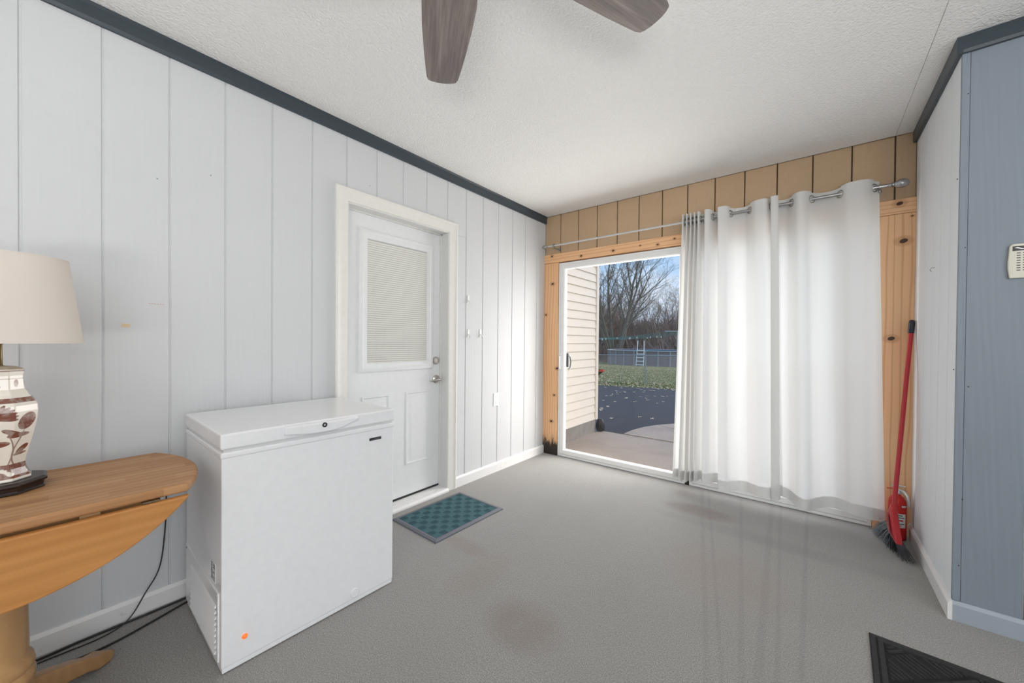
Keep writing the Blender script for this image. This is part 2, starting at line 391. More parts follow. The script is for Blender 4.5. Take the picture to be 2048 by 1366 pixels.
# left wall with the door opening
DY0, DY1, DZ = 1.205, 2.035, 2.052
PT = .005
wl = MB()
wl.box(XL - .14, XL - PT, YR, DY0, 0, HC).box(XL - .14, XL - PT, DY1, YB + .1, 0, HC).box(XL - .14, XL - PT, DY0, DY1, DZ, HC)
wl = struct(wl.build('wall_left', M_GAP))
gr = [-.039 + .2058 * k for k in range(-13, 17)]
for a, b in zip(gr, gr[1:] + [YB]):
    if a >= YB: break
    y0, y1 = a + .003, min(b - .003, YB)
    
    segs = [(y0, y1, 0, HC)]
    if y1 > DY0 and y0 < DY1:
        segs = [(y0, y1, DZ, HC)]
        if y0 < DY0: segs.append((y0, DY0, 0, DZ))
        if y1 > DY1: segs.append((DY1, y1, 0, DZ))
    m = MB()
    for (p, q, z0, z1) in segs: m.box(XL - PT - .002, XL, p, q, z0, z1)
    m.build('plank', M_WALL, wl, bevel=.0025, seg=1)
for (y, z) in ((.52, 1.98), (1.35, 2.2), (2.72, 1.79), (.33, 1.90)):
    MB().lathe([(.003, 0), (.003, .0015)], 8, (XL - .0005, y, z), 'x').build('nail', M_STEEL, wl)
m = MB()
for k in range(6): m.box(XL, XL + .0006, .303 + k * .009, .308 + k * .009, 1.3485 - k * .0004, 1.3500 - k * .0004)
m.build('pen_mark', M_REDINK, wl)
o = MB().box(XL + .0002, XL + .001, .220, .246, 1.243, 1.258).build('tape_remnant', M_TAPE); origin_to(o, (XL, .233, 1.25))
tag(o, 'small yellowed scrap of tape stuck on white wall panel above table', 'tape')

tl = struct(MB().prism([(XL, HC), (XL, HC - .074), (XL + .012, HC - .074), (XL + .016, HC - .060), (XL + .016, HC - .012), (XL + .024, HC)], YR, YB, lambda a, b, h: (a, h, b)).build('trim_1', M_TRIMD))
bl = MB().prism([(XL, 0), (XL + .014, 0), (XL + .014, .068), (XL + .006, .082), (XL, .082)], YR, DY0 - .085, lambda a, b, h: (a, h, b))
bl.prism([(XL, 0), (XL + .014, 0), (XL + .014, .072), (XL + .006, .086), (XL, .086)], DY1 + .082, YB, lambda a, b, h: (a, h, b))
struct(bl.build('baseboard_left', M_BASE))

# back wall
wb = MB(); wb.box(XL - .12, XR + .2, YB + .02, YB + .14, 2.03, HC + .05).box(XL - .12, -2.09, YB + .02, YB + .14, -.05, 2.03).box(.305, XR + .2, YB + .02, YB + .14, -.05, 2.03).box(-.838, -.802, YB + .02, YB + .14, -.05, 2.03)
wb = struct(wb.build('wall_back', plain('siding_groove', (.14, .095, .06), .8)))
gx = [XL] + [-2.085 + .2065 * k for k in range(13)] + [XR]
for a, b in zip(gx, gx[1:]):
    MB().box(a + (.004 if a > XL else 0), b - (.004 if b < XR else 0), YB + .006, YB + .022, 2.10, HC).build('plank', M_TAN, wb, bevel=.002, seg=1)
struct(MB().box(XL, -2.094, YB - .018, YB + .03, 0, 2.022).build('trim_2', M_PINE_L, bevel=.002))
struct(MB().box(XL, XR, YB - .020, YB + .03, 2.024, 2.116).build('trim_3', M_PINE_T, bevel=.002))
struct(MB().box(.312, XR, YB - .018, YB + .03, 0, 2.022).build('trim_4', M_PINE_R, bevel=.002))
struct(MB().box(-.834, -.806, YB - .005, YB + .03, 0, 2.022).build('trim_5', M_PINE_M, bevel=.002))

# right wall (short return) and the wall facing the room
wr = struct(MB().box(XR + .010, XR + .11, YO + .01, YB + .1, 0, HC).build('wall_right', M_GAP))
gy = [YO + .012, 2.639, 2.801, 2.954, 3.128, 3.29, YB]
for a, b in zip(gy, gy[1:]):
    MB().box(XR, XR + .012, a + (.0025 if a > 2.6 else 0), b - .0025, 0, HC).build('plank', M_WALLR_LIT, wr, bevel=.002, seg=1)
wf = struct(MB().box(XR + .012, XE + .1, YO + .010, YO + .10, 0, HC).build('wall_front', M_GAP))
fx = [XR + .024, .681] + [.681 + .2045 * k for k in range(1, 13)] + [XE]
fx = sorted(set(round(v, 4) for v in fx))
MB().box(XR, XR + .024, YO - .002, YO + .012, .085, HC - .07).build('corner_strip', M_WALLF_SHADED, wf, bevel=.002)
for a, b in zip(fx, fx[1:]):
    MB().box(a + (.003 if a > .6 else 0), b - .003, YO, YO + .012, 0, HC).build('plank', M_WALLF_SHADED, wf, bevel=.0025, seg=1)
for (x, z) in ((.506, 2.28), (.506, 1.62), (.512, .53), (.523, 1.02), (.505, .24)):
    MB().lathe([(.003, 0), (.0025, -.003)], 8, (x, YO + .0005, z), 'y').build('nail', M_DARK, wf)
for (y, z) in ((2.53, 1.93), (2.53, 1.09)):
    MB().lathe([(.003, 0), (.0025, -.003)], 8, (XR + .0005, y, z), 'x').build('nail', M_DARK, wr)
t = MB().prism([(XR, HC), (XR, HC - .072), (XR - .014, HC - .072), (XR - .018, HC - .06), (XR - .018, HC)], YO - .018, YB, lambda a, b, h: (a, h, b))
t.prism([(YO, HC), (YO, HC - .072), (YO - .014, HC - .072), (YO - .018, HC - .06), (YO - .018, HC)], XR, XE, lambda a, b, h: (h, a, b))
struct(t.build('trim_6', M_TRIMD))
struct(MB().prism([(XR, 0), (XR - .014, 0), (XR - .014, .070), (XR - .006, .084), (XR, .084)], YO - .014, YB, lambda a, b, h: (a, h, b)).build('baseboard_right', M_BASE))
struct(MB().prism([(YO, 0), (YO - .014, 0), (YO - .014, .070), (YO - .006, .084), (YO, .084)], XR, XE, lambda a, b, h: (h, a, b)).build('baseboard_front', M_BASE_SHADED))

# walls behind the photographer, the side one with a window opening
m = MB(); y0, y1, z0, z1 = -2.15, .55, .70, 2.25
m.box(XE, XE + .1, YR - .1, y0, 0, HC).box(XE, XE + .1, y1, YO, 0, HC).box(XE, XE + .1, y0, y1, 0, z0).box(XE, XE + .1, y0, y1, z1, HC)
struct(m.build('wall_side', M_WALLR_LIT))
struct(MB().box(XL - .14, XE, YR - .1, YR, 0, HC).build('wall_rear', M_WALL))

# ------------------------------------------------------------------ entry door (door_1)
pxL = lambda base: (lambda a, b, h: (base + h, a, b))
SX = XL - .090
d1 = struct(MB().box(SX - .04, SX, 1.213, 2.028, .042, 2.046).build('door_1', M_DOOR, bevel=.002))
def door_bit(mb, name, mat, p=d1, **k): return mb.build(name, mat, p, **k)
for (a, b) in ((1.700, 1.912), (1.352, 1.567)):
    door_bit(MB().rect_loft(pxL(SX), (a, b, .268, .814), [(0, 0), (.003, .006), (.012, .007), (.018, .001), (.024, .0005), (.048, .007), (.05, .007)]), 'raised_panel', M_DOOR, smooth=30)
m = MB(); pl = pxL(SX)
fy0, fy1, fz0, fz1 = 1.325, 1.950, .976, 1.942
m.rect_loft(pl, (fy0, fy1, fz0, fz1), [(0, 0), (.002, .010), (.010, .014), (.028, .014), (.034, .009), (.060, .008), (.064, .002)], cap=False)
lf = door_bit(m, 'light_frame', M_DOOR, smooth=30)
gy0, gy1, gz0, gz1 = 1.388, 1.901, 1.004, 1.870
door_bit(MB().box(SX - .001, SX + .0015, gy0 - .01, gy1 + .01, gz0 - .01, gz1 + .01), 'blind_backing', M_BEHIND)
n = 58; sl = None
for k in range(n):
    z = gz0 + .007 + (gz1 - gz0 - .012) * k / (n - 1)
    if sl is None:
        sl = MB().add([(.0000, gy0, -.0058), (.0000, gy1, -.0058), (.0032, gy1, .0056), (.0032, gy0, .0056), (.0006, gy0, -.0061), (.0006, gy1, -.0061), (.0038, gy1, .0053), (.0038, gy0, .0053)],
                      [(0, 1, 2, 3), (4, 5, 6, 7), (0, 1, 5, 4), (2, 3, 7, 6), (0, 3, 7, 4), (1, 2, 6, 5)]).build('slat', M_SLAT, d1, local=True)
        o = sl
    else: o = sl.copy(); C.objects.link(o)
    o.location = (SX + .002, 0, z)
for y in (1.44, 1.85): door_bit(MB().tube([(SX + .0063, y, gz0), (SX + .0063, y, gz1)], .0008, 4), 'ladder_cord', M_SLAT)
o = door_bit(MB().box(SX + .0066, SX + .0074, gy0, gy1, gz0 - .002, gz1 + .002), 'pane', M_GLASS)
# lock and lever
db = door_bit(MB().lathe([(.031, 0), (.031, .008), (.026, .014), (.0, .0145)], 32, (SX, 1.983, 1.037), 'x'), 'deadbolt', M_NICKEL, smooth=40)
m = MB().box(SX + .013, SX + .028, 1.979, 1.987, 1.020, 1.054); o = door_bit(m, 'thumb_turn', M_NICKEL, db, bevel=.002)
kb = door_bit(MB().lathe([(.033, 0), (.033, .006), (.024, .014), (.012, .018), (.012, .045), (0, .046)], 32, (SX, 1.985, .889), 'x'), 'lever_rose', M_NICKEL, smooth=40)
door_bit(MB().tube([(SX + .046, 2.002, .886), (SX + .050, 1.985, .889), (SX + .052, 1.960, .889), (SX + .05, 1.93, .884), (SX + .046, 1.905, .881), (SX + .040, 1.893, .884)], [.008, .009, .007, .006, .006, .004], 12), 'lever', M_NICKEL, kb, smooth=60)
# jamb, casing, threshold
jm = MB().box(XL - .14, XL, DY1 - .006, DY1 + .012, 0, DZ).box(XL - .14, XL, DY0 - .012, DY0 + .006, 0, DZ).box(XL - .14, XL, DY0, DY1, DZ - .005, DZ + .012)
jm.box(SX + .001, SX + .014, DY1 - .016, DY1, .03, DZ).box(SX + .001, SX + .014, DY0, DY0 + .016, .03, DZ).box(SX + .001, SX + .014, DY0, DY1, DZ - .014, DZ)
struct(jm.build('trim_7', M_JAMB, bevel=.001))
cs = MB(); Y0, Y1, Z1 = DY0 - .084, DY1 + .083, 2.138
prof = [(0, 0), (.0, .017), (.006, .021), (.014, .021), (.020, .017), (.045, .013), (.066, .010), (.080, .008), (.0835, 0)]
rings = []
for i, h in prof:
    rings.append([(XL + h, Y0 + i, 0), (XL + h, Y0 + i, Z1 - i), (XL + h, Y1 - i, Z1 - i), (XL + h, Y1 - i, 0)])
cs.loft(rings, cap=False, close=False)
struct(cs.build('trim_8', M_CREAM, smooth=25))
th = MB().prism([(SX - .05, 0), (XL + .026, 0), (XL + .026, .012), (XL + .012, .024), (SX, .030), (SX - .05, .030)], DY0, DY1 + .0, lambda a, b, h: (a, h, b))
struct(th.build('trim_9', M_THRESH))
MB().box(SX - .035, SX + .004, 1.213, 2.028, .030, .044).build('door_gap_shade', M_BLACK, d1)  # black strip painting the shade in the gap under the door

# ------------------------------------------------------------------ glass doors (door_2 seen, door_3 behind the curtains)
def patio(name, x0, x1, handle):
    z0, z1 = .004, 2.014
    yf = YB - .006
    pl = lambda a, b, h: (a, yf + h, b)
    root = struct(MB().rect_loft(pl, (x0, x1, z0, z1), [(0, .10), (0, 0), (.018, 0), (.018, .012), (.022, .10)], cap=False).build(name, M_VINYL, smooth=30))
    MB().rect_loft(pl, (x0 + .016, x1 - .016, z0 + .02, z1 - .014), [(0, .05), (0, .008), (.004, .005), (.040, .005), (.046, .010), (.047, .05)], cap=False).build('sash', M_VINYL, root, smooth=30)
    MB().rect_loft(pl, (x0 + .060, x1 - .060, z0 + .062, z1 - .058), [(0, .045), (0, .014), (.003, .012), (.006, .016), (.007, .05)], cap=False).build('glazing_bead', plain('bright_vinyl', (.90, .90, .90), .25) if handle else M_VINYL, root, smooth=30)
    MB().box(x0 + .062, x1 - .062, yf + .046, yf + .050, z0 + .07, z1 - .06).build('pane', M_GLASS, root)
    if handle:
        hx = x0 + .026
        h = MB().box(hx - .014, hx + .014, yf - .001, yf + .006, .895, 1.065).build('handle_plate', M_VINYL, root, bevel=.003)
        MB().tube([(hx, yf + .002, 1.045), (hx, yf - .022, 1.038), (hx + .004, yf - .030, 1.01), (hx + .004, yf - .030, .95), (hx, yf - .022, .922), (hx, yf + .002, .915)], .006, 8).build('pull', M_VINYL, h, smooth=60)
        k = MB().box(hx + .036, hx + .060, yf + .055, yf + .070, .93, 1.075).build('outer_handle', M_DARK, root, bevel=.004)
        tag(k, 'dark outer pull seen through the glass')
        MB().tube([(hx + .05, yf + .07, 1.055), (hx + .055, yf + .10, 1.04), (hx + .062, yf + .11, .99), (hx + .058, yf + .10, .92), (hx + .052, yf + .075, .905)], .008, 8).build('pull', plain('steel_grey_paint', (.14, .155, .17), .35), k, smooth=60)
    return root
patio('door_2', -2.091, -.838, True)
patio('door_3', -.802, .310, False)

# ------------------------------------------------------------------ curtains and rod
YROD = YB - .10
def rodz(x): return 2.181 + (x + 2.2) * .0035
rod = thing('curtain_rod', (-2.15, YROD, 2.18), 'pewter curtain rod across the glass doors with ball finials at both ends', 'curtain rod')
MB().tube([(-2.17, YROD, rodz(-2.17)), (-.78, YROD, rodz(-.78))], .0085, 12).build('inner_pole', M_RODL, rod, smooth=60)
MB().tube([(-.80, YROD, rodz(-.8)), (.345, YROD, rodz(.345))], .0115, 12).build('outer_pole', M_ROD, rod, smooth=60)
def finial(x, d, s):
    z = rodz(x); prof = [(.0, .100), (.012, .098), (.022, .088), (.027, .072), (.026, .058), (.018, .040), (.011, .032), (.015, .029), (.015, .025), (.010, .022), (.013, .018), (.013, .012), (.010, .008), (.010, 0)]
    MB().lathe([(r * s, h * d * s) for r, h in prof], 20, (x, YROD, z), 'x').build('finial', M_ROD, rod, smooth=50)
finial(.345, 1, 1.0); finial(-2.165, -1, .75)
for x in (-2.10, .315):
    z = rodz(x); b = MB().tube([(x, YB + .006, z - .02), (x, YROD + .02, z - .024), (x, YROD, z - .016)], .006, 8)
    b.lathe([(.016, 0), (.016, .008)], 16, (x, YB - .002, z - .02), 'y'); b.tube([(x - .006, YROD, z), (x + .006, YROD, z)], .016, 12)
    b.lathe([(.0, -.012), (.007, -.010), (.008, 0), (.004, .008)], 10, (x, YROD, z - .026)); b.build('bracket', M_ROD, rod, smooth=50)

def catmull(P, n=10):
    out = []
    for i in range(len(P) - 1):
        p0, p1, p2, p3 = P[max(i - 1, 0)], P[i], P[i + 1], P[min(i + 2, len(P) - 1)]
        for k in range(n):
            t = k / n
            out.append(tuple(.5 * (2 * b + (c - a) * t + (2 * a - 5 * b + 4 * c - d) * t * t + (3 * b - a - 3 * c + d) * t ** 3) for a, b, c, d in zip(p0, p1, p2, p3)))
    out.append(P[-1]); return out
PA = [(-.858, .000), (-.845, -.040), (-.832, .028), (-.818, -.040), (-.803, .028), (-.789, -.040), (-.774, .028), (-.760, -.040), (-.745, .028), (-.731, -.045), (-.712, .024), (-.694, .006), (-.680, -.048), (-.652, -.044), (-.633, .0), (-.615, .034), (-.585, .030), (-.572, .0), (-.590, -.046), (-.555, -.050), (-.530, -.038), (-.511, .0), (-.475, .036), (-.420, .036), (-.384, .0), (-.345, -.040), (-.290, -.046), (-.262, -.012), (-.240, .034), (-.215, .044)]
PBB = [(-.226, -.030), (-.252, -.058), (-.226, -.064), (-.208, -.052), (-.214, -.018), (-.226, .016), (-.200, .036), (-.165, .034), (-.134, .0), (-.100, -.044), (-.060, -.044), (-.024, .0), (.020, .038), (.080, .038), (.126, .0), (.160, -.040), (.215, -.050), (.258, -.034), (.287, .0), (.312, .020)]
def curtain(P, label, gro, flare):
    T = catmull(P, 8); n = len(T)
    x0, x1 = T[0][0], T[-1][0]
    root = thing('curtain', ((x0 + x1) / 2, YROD, 2.2), label, 'curtain', group='white curtains on the rod')
    rows = 26; ztop, zbot = 2.236, .085
    rng = random.Random(len(P)); ph = rng.random() * 6
    def P3(i, k, dz=0):
        s = 1 - k; u = i / (n - 1)           # k: 1 top .. 0 bottom
        x, dy = T[i]
        xs = x + s * flare(u, x) + .006 * s * sin(7 * u + ph)
        amp = 1 + .10 * s if abs(dy) > .03 else 1
        yy = YROD + dy * amp - .010 * s + .010 * s * sin(9 * u + 2 * ph + 2 * s)
        z = zbot + (ztop - zbot) * k
        z += (1 - k) * .018 * sin(11 * u + ph)
        if k > .99: z += .006 * (1 if dy < 0 else -.6)
        return xs, yy, z
    m = MB(); vs = []; fs = []
    ks = [1, .985, .96] + [.96 * (1 - j / (rows - 1)) for j in range(1, rows)]
    for k in ks:
        for i in range(n): vs.append(P3(i, k))
    for j in range(len(ks) - 1):
        for i in range(n - 1): a = j * n + i; fs.append((a, a + 1, a + n + 1, a + n))
    m.add(vs, fs).build('panel', M_CURT, root, smooth=180, fix=False)
    def band(name, ka, kb):
        vs = []; fs = []
        for side in (-1, 1):
            for k in (ka, (ka + kb) / 2, kb):
                for i in range(n):
                    a = Vector(P3(max(i - 1, 0), k)); b = Vector(P3(min(i + 1, n - 1), k)); t = b - a; nn = Vector((t.y, -t.x, 0)).normalized()
                    p = Vector(P3(i, k)) + nn * (.0012 * side); vs.append(p)
        for sdd in (0, 1):
            for j in range(2):
                for i in range(n - 1): a = sdd * 3 * n + j * n + i; fs.append((a, a + 1, a + n + 1, a + n))
        MB().add(vs, fs).build(name, M_CURT, root, smooth=180, fix=False)
    band('header_band', .999, .958); band('hem', .036, .0005)
    for gx_ in gro:
        i = min(range(n), key=lambda q: abs(T[q][0] - gx_) + abs(T[q][1]) * 1.5)
        a, b = Vector((*T[max(i - 1, 0)], 0)), Vector((*T[min(i + 1, n - 1)], 0)); t = (b - a).normalized()
        c = Vector((T[i][0], YROD + T[i][1], rodz(gx_)))
        rings = []
        for q in range(24):
            A = 2 * pi * q / 24; rad = t * cos(A) + Vector((0, 0, 1)) * sin(A); nn = Vector((t.y, -t.x, 0))
            rings.append([c + rad * (.0235 + .005 * cos(2 * pi * w / 8)) + nn * (.0045 * sin(2 * pi * w / 8)) for w in range(8)])
        rings.append(rings[0]); MB().loft(rings, cap=False).build('grommet', M_NICKEL, root, smooth=60)
    return root
curtain(PA, 'white sheer curtain panel bunched tightly at its left end beside the clear glass', [-.842, -.813, -.784, -.755, -.725, -.694, -.633, -.511, -.384, -.255], lambda u, x: -.050 * exp(-((x + .86) / .05) ** 2) + .055 * max(0, (x + .80)) / .55)
curtain(PBB, 'white sheer curtain panel hanging in wide folds next to the red broom', [-.222, -.134, -.024, .126, .287], lambda u, x: .030 + .024 * u)

# ------------------------------------------------------------------ chest freezer
fr = thing('chest_freezer', (-1.625, .404, 0), 'white chest freezer against the wall between table and entry door', 'freezer', rz=R(-1.2))
FW, FD = .688, .565         # width along y, depth toward -x ; local: x in [-FD, 0], y in [0, FW]
MB().box(-FD, 0, 0, FW, .022, .790).build('body', M_FREEZ, fr, bevel=.006, local=True, seg=3)
MB().box(-FD + .004, -.003, .003, FW - .003, .004, .024).build('plinth', M_FREEZ, fr, bevel=.003, local=True)
MB().box(-FD - .002, .003, -.003, FW + .003, .772, .794).build('top_rim', M_FREEZ, fr, bevel=.006, local=True, seg=3)
MB().box(-FD + .008, -.006, .006, FW - .006, .792, .806).build('gasket', M_FSEAL, fr, bevel=.002, local=True)
MB().box(-FD - .006, .005, -.004, FW + .004, .804, .861).build('lid', M_FREEZ, fr, bevel=.007, local=True, seg=3)
h = MB(); N = 14; rings = []
for q in range(N + 1):
    u = q / N; y = .198 + .302 * u; low = .823 - .012 * sin(pi * u) + .016 * max(0, u - .7) / .3; d = .012 + .010 * sin(pi * min(1, u * 1.15)) * (1 - .35 * u)
    top = .857 - .003 * u
    rings.append([(.003, y, low), (.003 + d, y, low + .002), (.004 + d, y, top - .006), (.001 + d * .5, y, top), (.003, y, top)])
hd = h.loft(rings).build('lid_handle', M_FREEZ, fr, bevel=.0015, local=True, smooth=50)
lk = MB().lathe([(.010, 0), (.010, .005), (.0045, .0055), (.004, .002), (0, .002)], 20, (.0215, .345, .842), 'x').build('lock', M_DARK, fr, local=True, smooth=40)
tag(lk, 'small black keyhole')
bd = MB().box(-.001, .003, .560, .620, .727, .739).build('badge', M_DARK, fr, bevel=.001, local=True); tag(bd, 'dark name plate with silver lettering')
# the plate's small silver script, too small to read: a thin wavy line
MB().tube([(.0034, .572 + .004 * i, .7325 + .002 * sin(i * 2.2)) for i in range(10)], .0006, 4).build('script', M_STEEL, bd, local=True)
MB().box(-.001, .0025, .566, .616, .7295, .7300).build('badge_line', M_STEEL, bd, local=True)
il = MB().lathe([(.0095, -.001), (.0095, .002), (.008, .005), (.0, .0075)], 20, (0, .070, .105), 'x').build('indicator_light', M_ORANGE, fr, local=True, smooth=50); tag(il, 'orange glowing power lamp')
dp = MB().lathe([(.021, -.001), (.021, .004), (.017, .006), (.016, .0035), (.009, .0035), (.008, .0055), (0, .0055)], 28, (0, .492, .052), 'x').build('drain_plug', M_FREEZ, fr, local=True, smooth=40)
vp = MB().rect_loft(lambda a, b, h: (a, -h, b), (-FD + .012, -.030, .035, .285), [(0, -.001), (.001, .003), (.004, .004)]).build('vent_panel', M_FREEZ, fr, local=True)
for k in range(9):
    z = .060 + k * .021
    MB().prism([(-.004, z - .006), (-.0095, z - .004), (-.004, z + .006)], -FD + .12, -.055, lambda a, b, h: (h, a, b)).build('louver', M_FREEZ, vp, local=True)
for x in (-.045, -FD + .03): MB().lathe([(.004, 0), (.0035, -.003)], 10, (x, -.004, .272), 'y').build('screw', M_STEEL, vp, local=True)
st = MB().box(-.135, -.075, -.0012, .001, .300, .372).build('rating_label', plain('clear_label', (.70, .71, .73), .4), fr, local=True)
m = MB()
rg = random.Random(3)
for r_ in range(7):
    for (a, b) in ((-.131, -.108), (-.102, -.080)):
        if rg.random() < .85: m.box(a, b - rg.random() * .008, -.0018, -.001, .306 + r_ * .009, .3105 + r_ * .009)
m.build('print', M_INK, st, local=True)

# ------------------------------------------------------------------ drop-leaf table
TC = (-1.785, -.09); RT = .53; HW = .255; TZ = .745
tb = thing('drop_leaf_table', (TC[0], TC[1], 0), 'round maple drop-leaf pedestal table folded narrow beside the freezer', 'table')
ye = sqrt(RT ** 2 - HW ** 2); a0 = math.asin(HW / RT)
poly = [(TC[0] + RT * sin(-a0 + 2 * a0 * k / 20), TC[1] - .08 + RT * cos(-a0 + 2 * a0 * k / 20)) for k in range(21)]
poly += [(TC[0] + RT * sin(a0 - 2 * a0 * k / 20), TC[1] + .08 - RT * cos(a0 - 2 * a0 * k / 20)) for k in range(21)]
MB().prism(poly, TZ - .028, TZ).build('tabletop', M_TTOP, tb, bevel=.008, seg=3)
for sx_, x in ((1, TC[0] + HW), (-1, TC[0] - HW)):
    drop = RT - HW; am = math.acos(.315 / .50); arc = [(TC[1] + .50 * sin(q), .50 * cos(q) - .315) for q in [-am + 2 * am * k / 40 for k in range(41)]]
    m = MB(); pts = [(y, TZ - .036 - d * .98) for y, d in arc]
    xa = x - .012 if sx_ > 0 else x - .012
    m.prism(pts, xa, xa + .024, lambda a, b, h: (h, a, b)); m.build('drop_leaf', M_TLEAF, tb, bevel=.005)
MB().box(TC[0] - .20, TC[0] + .20, TC[1] - .29, TC[1] + .29, TZ - .082, TZ - .028).build('apron', M_TLEG, tb, bevel=.003)
MB().box(TC[0] + .10, TC[0] + .235, TC[1] + .16, TC[1] + .20, TZ - .055, TZ - .030).build('leaf_support', M_TLEG, tb, bevel=.003)
hh = None
for y in (-.30, .30):
    MB().box(TC[0] + HW - .045, TC[0] + HW + .004, TC[1] + y - .02, TC[1] + y + .02, TZ - .0315, TZ - .0282).build('hinge', M_BRASS, tb)
MB().lathe([(.070, .100), (.080, .115), (.082, .16), (.084, .19), (.079, .20), (.087, .212), (.088, .232), (.082, .245), (.087, .256), (.083, .275), (.074, .285), (.075, .31), (.073, .42), (.070, .52), (.062, .60), (.070, .63), (.078, .663)], 40, (TC[0], TC[1], 0)).build('pedestal', M_TLEG, tb, smooth=45)
for k in range(4):
    A = pi / 4 + k * pi / 2 + R(2); d = Vector((cos(A), sin(A), 0)); s_ = Vector((-sin(A), cos(A), 0)); c0 = Vector((TC[0], TC[1], 0))
    prof = [(.04, .165, .105), (.10, .160, .095), (.18, .125, .062), (.26, .085, .034), (.30, .060, .010), (.345, .046, 0.0), (.37, .028, 0.0)]
    rings = []
    for r_, zt, zb_ in prof:
        w = .030 if r_ < .36 else .024
        p = c0 + d * r_; rings.append([p - s_ * w + Vector((0, 0, zb_)), p + s_ * w + Vector((0, 0, zb_)), p + s_ * w + Vector((0, 0, zt)), p - s_ * w + Vector((0, 0, zt))])
    MB().loft(rings).build('foot', M_TLEG, tb, bevel=.006, smooth=40)

# ------------------------------------------------------------------ table lamp
LX, LY = -1.862, -.069
lp = thing('table_lamp', (LX, LY, TZ), 'porcelain table lamp with brown floral vase body and beige shade on table', 'lamp')
def octo(r, z, c=(LX, LY)): return [(c[0] + r * cos(pi / 8 + k * pi / 4) / cos(pi / 8), c[1] + r * sin(pi / 8 + k * pi / 4) / cos(pi / 8), TZ + z) for k in range(8)]
MB().loft([octo(r, z) for r, z in ((.080, 0), (.084, .004), (.080, .008), (.082, .020), (.088, .024), (.088, .030), (.080, .034))]).build('wooden_base', M_BASEWOOD, lp, bevel=.001)
MB().loft([octo(r, z) for r, z in ((.056, .034), (.058, .038), (.052, .050), (.047, .068), (.046, .082), (.048, .094), (.054, .125), (.062, .165), (.069, .205), (.071, .236), (.070, .253), (.064, .264), (.060, .272), (.053, .284), (.046, .30), (.0435, .322), (.043, .340), (.045, .356), (.044, .359))]).build('vase_body', M_VASE, lp, bevel=.002, seg=2)
MB().loft([octo(r, z) for r, z in ((.044, .358), (.030, .366), (.012, .369))]).build('vase_cap', plain('cap_gold', (.55, .46, .34), .4), lp)
MB().lathe([(.010, .366), (.006, .372), (.005, .43), (.008, .435), (.008, .45)], 16, (LX, LY, TZ)).build('stem', M_BRASS, lp, smooth=40)
MB().lathe([(.012, .45), (.016, .47), (.016, .50), (.010, .51)], 16, (LX, LY, TZ)).build('socket', M_BRASS, lp, smooth=40)
MB().lathe([(.010, .505), (.016, .52), (.028, .55), (.030, .57), (.022, .60), (0, .61)], 20, (LX, LY, TZ)).build('bulb', plain('frosted_bulb', (.85, .85, .83), .3), lp, smooth=60)
MB().lathe([(.163, .436), (.1645, .4365), (.133, .690), (.1315, .690), (.163, .436)], 64, (LX, LY, TZ), cap=False).build('shade', M_SHADE, lp, smooth=50)
for r_, z in ((.164, .438), (.1328, .688)):
    MB().lathe([(r_ - .002, z - .003), (r_ + .001, z - .003), (r_ + .001, z + .003), (r_ - .002, z + .003), (r_ - .002, z - .003)], 64, (LX, LY, TZ), cap=False).build('shade_binding', M_SHADE, lp, smooth=50)
m = MB()
for k in range(3): A = k * 2 * pi / 3 + .4; m.tube([(LX, LY, TZ + .675), (LX + .132 * cos(A), LY + .132 * sin(A), TZ + .686)], .0015, 6)
m.tube([(LX - .012, LY, TZ + .45), (LX - .045, LY, TZ + .50), (LX - .04, LY, TZ + .63), (LX, LY, TZ + .68)], .0018, 6); m.tube([(LX + .012, LY, TZ + .45), (LX + .045, LY, TZ + .50), (LX + .04, LY, TZ + .63), (LX, LY, TZ + .68)], .0018, 6)
m.build('harp', M_BRASS, lp)

# power cords along the baseboard
o = MB().tube(catmull([(-2.12, .355, .70), (-2.235, .357, .56), (-2.24, .355, .401), (-2.24, .336, .198), (-2.236, .288, .10), (-2.226, .235, .020), (-2.20, .16, .006), (-2.2, .02, .006), (-2.2, -.3, .006)], 6), .0026, 6).build('power_cord', M_BLACK, smooth=60)
origin_to(o, (-2.236, .3, 0)); tag(o, 'thin black lamp cord hanging down behind the table to the baseboard', 'cord')
o = MB().tube(catmull([(-2.20, .50, .006), (-2.205, .43, .006), (-2.16, .30, .006), (-2.125, .185, .006), (-2.12, .05, .006), (-2.15, -.25, .006)], 6), .0042, 6).build('power_cord', M_BLACK, smooth=60)
origin_to(o, (-2.16, .3, 0)); tag(o, 'thicker black power cord lying on the carpet from freezer toward table foot', 'cord')
o = MB().tube(catmull([(-2.238, .50, .006), (-2.240, .40, .006), (-2.236, .28, .006), (-2.235, .12, .006), (-2.225, 0, .006), (-2.215, -.25, .006)], 6), .0045, 6).build('power_cord', M_BLACK, smooth=60)
origin_to(o, (-2.24, .3, 0)); tag(o, 'black power cord lying tight along the foot of the left baseboard', 'cord')

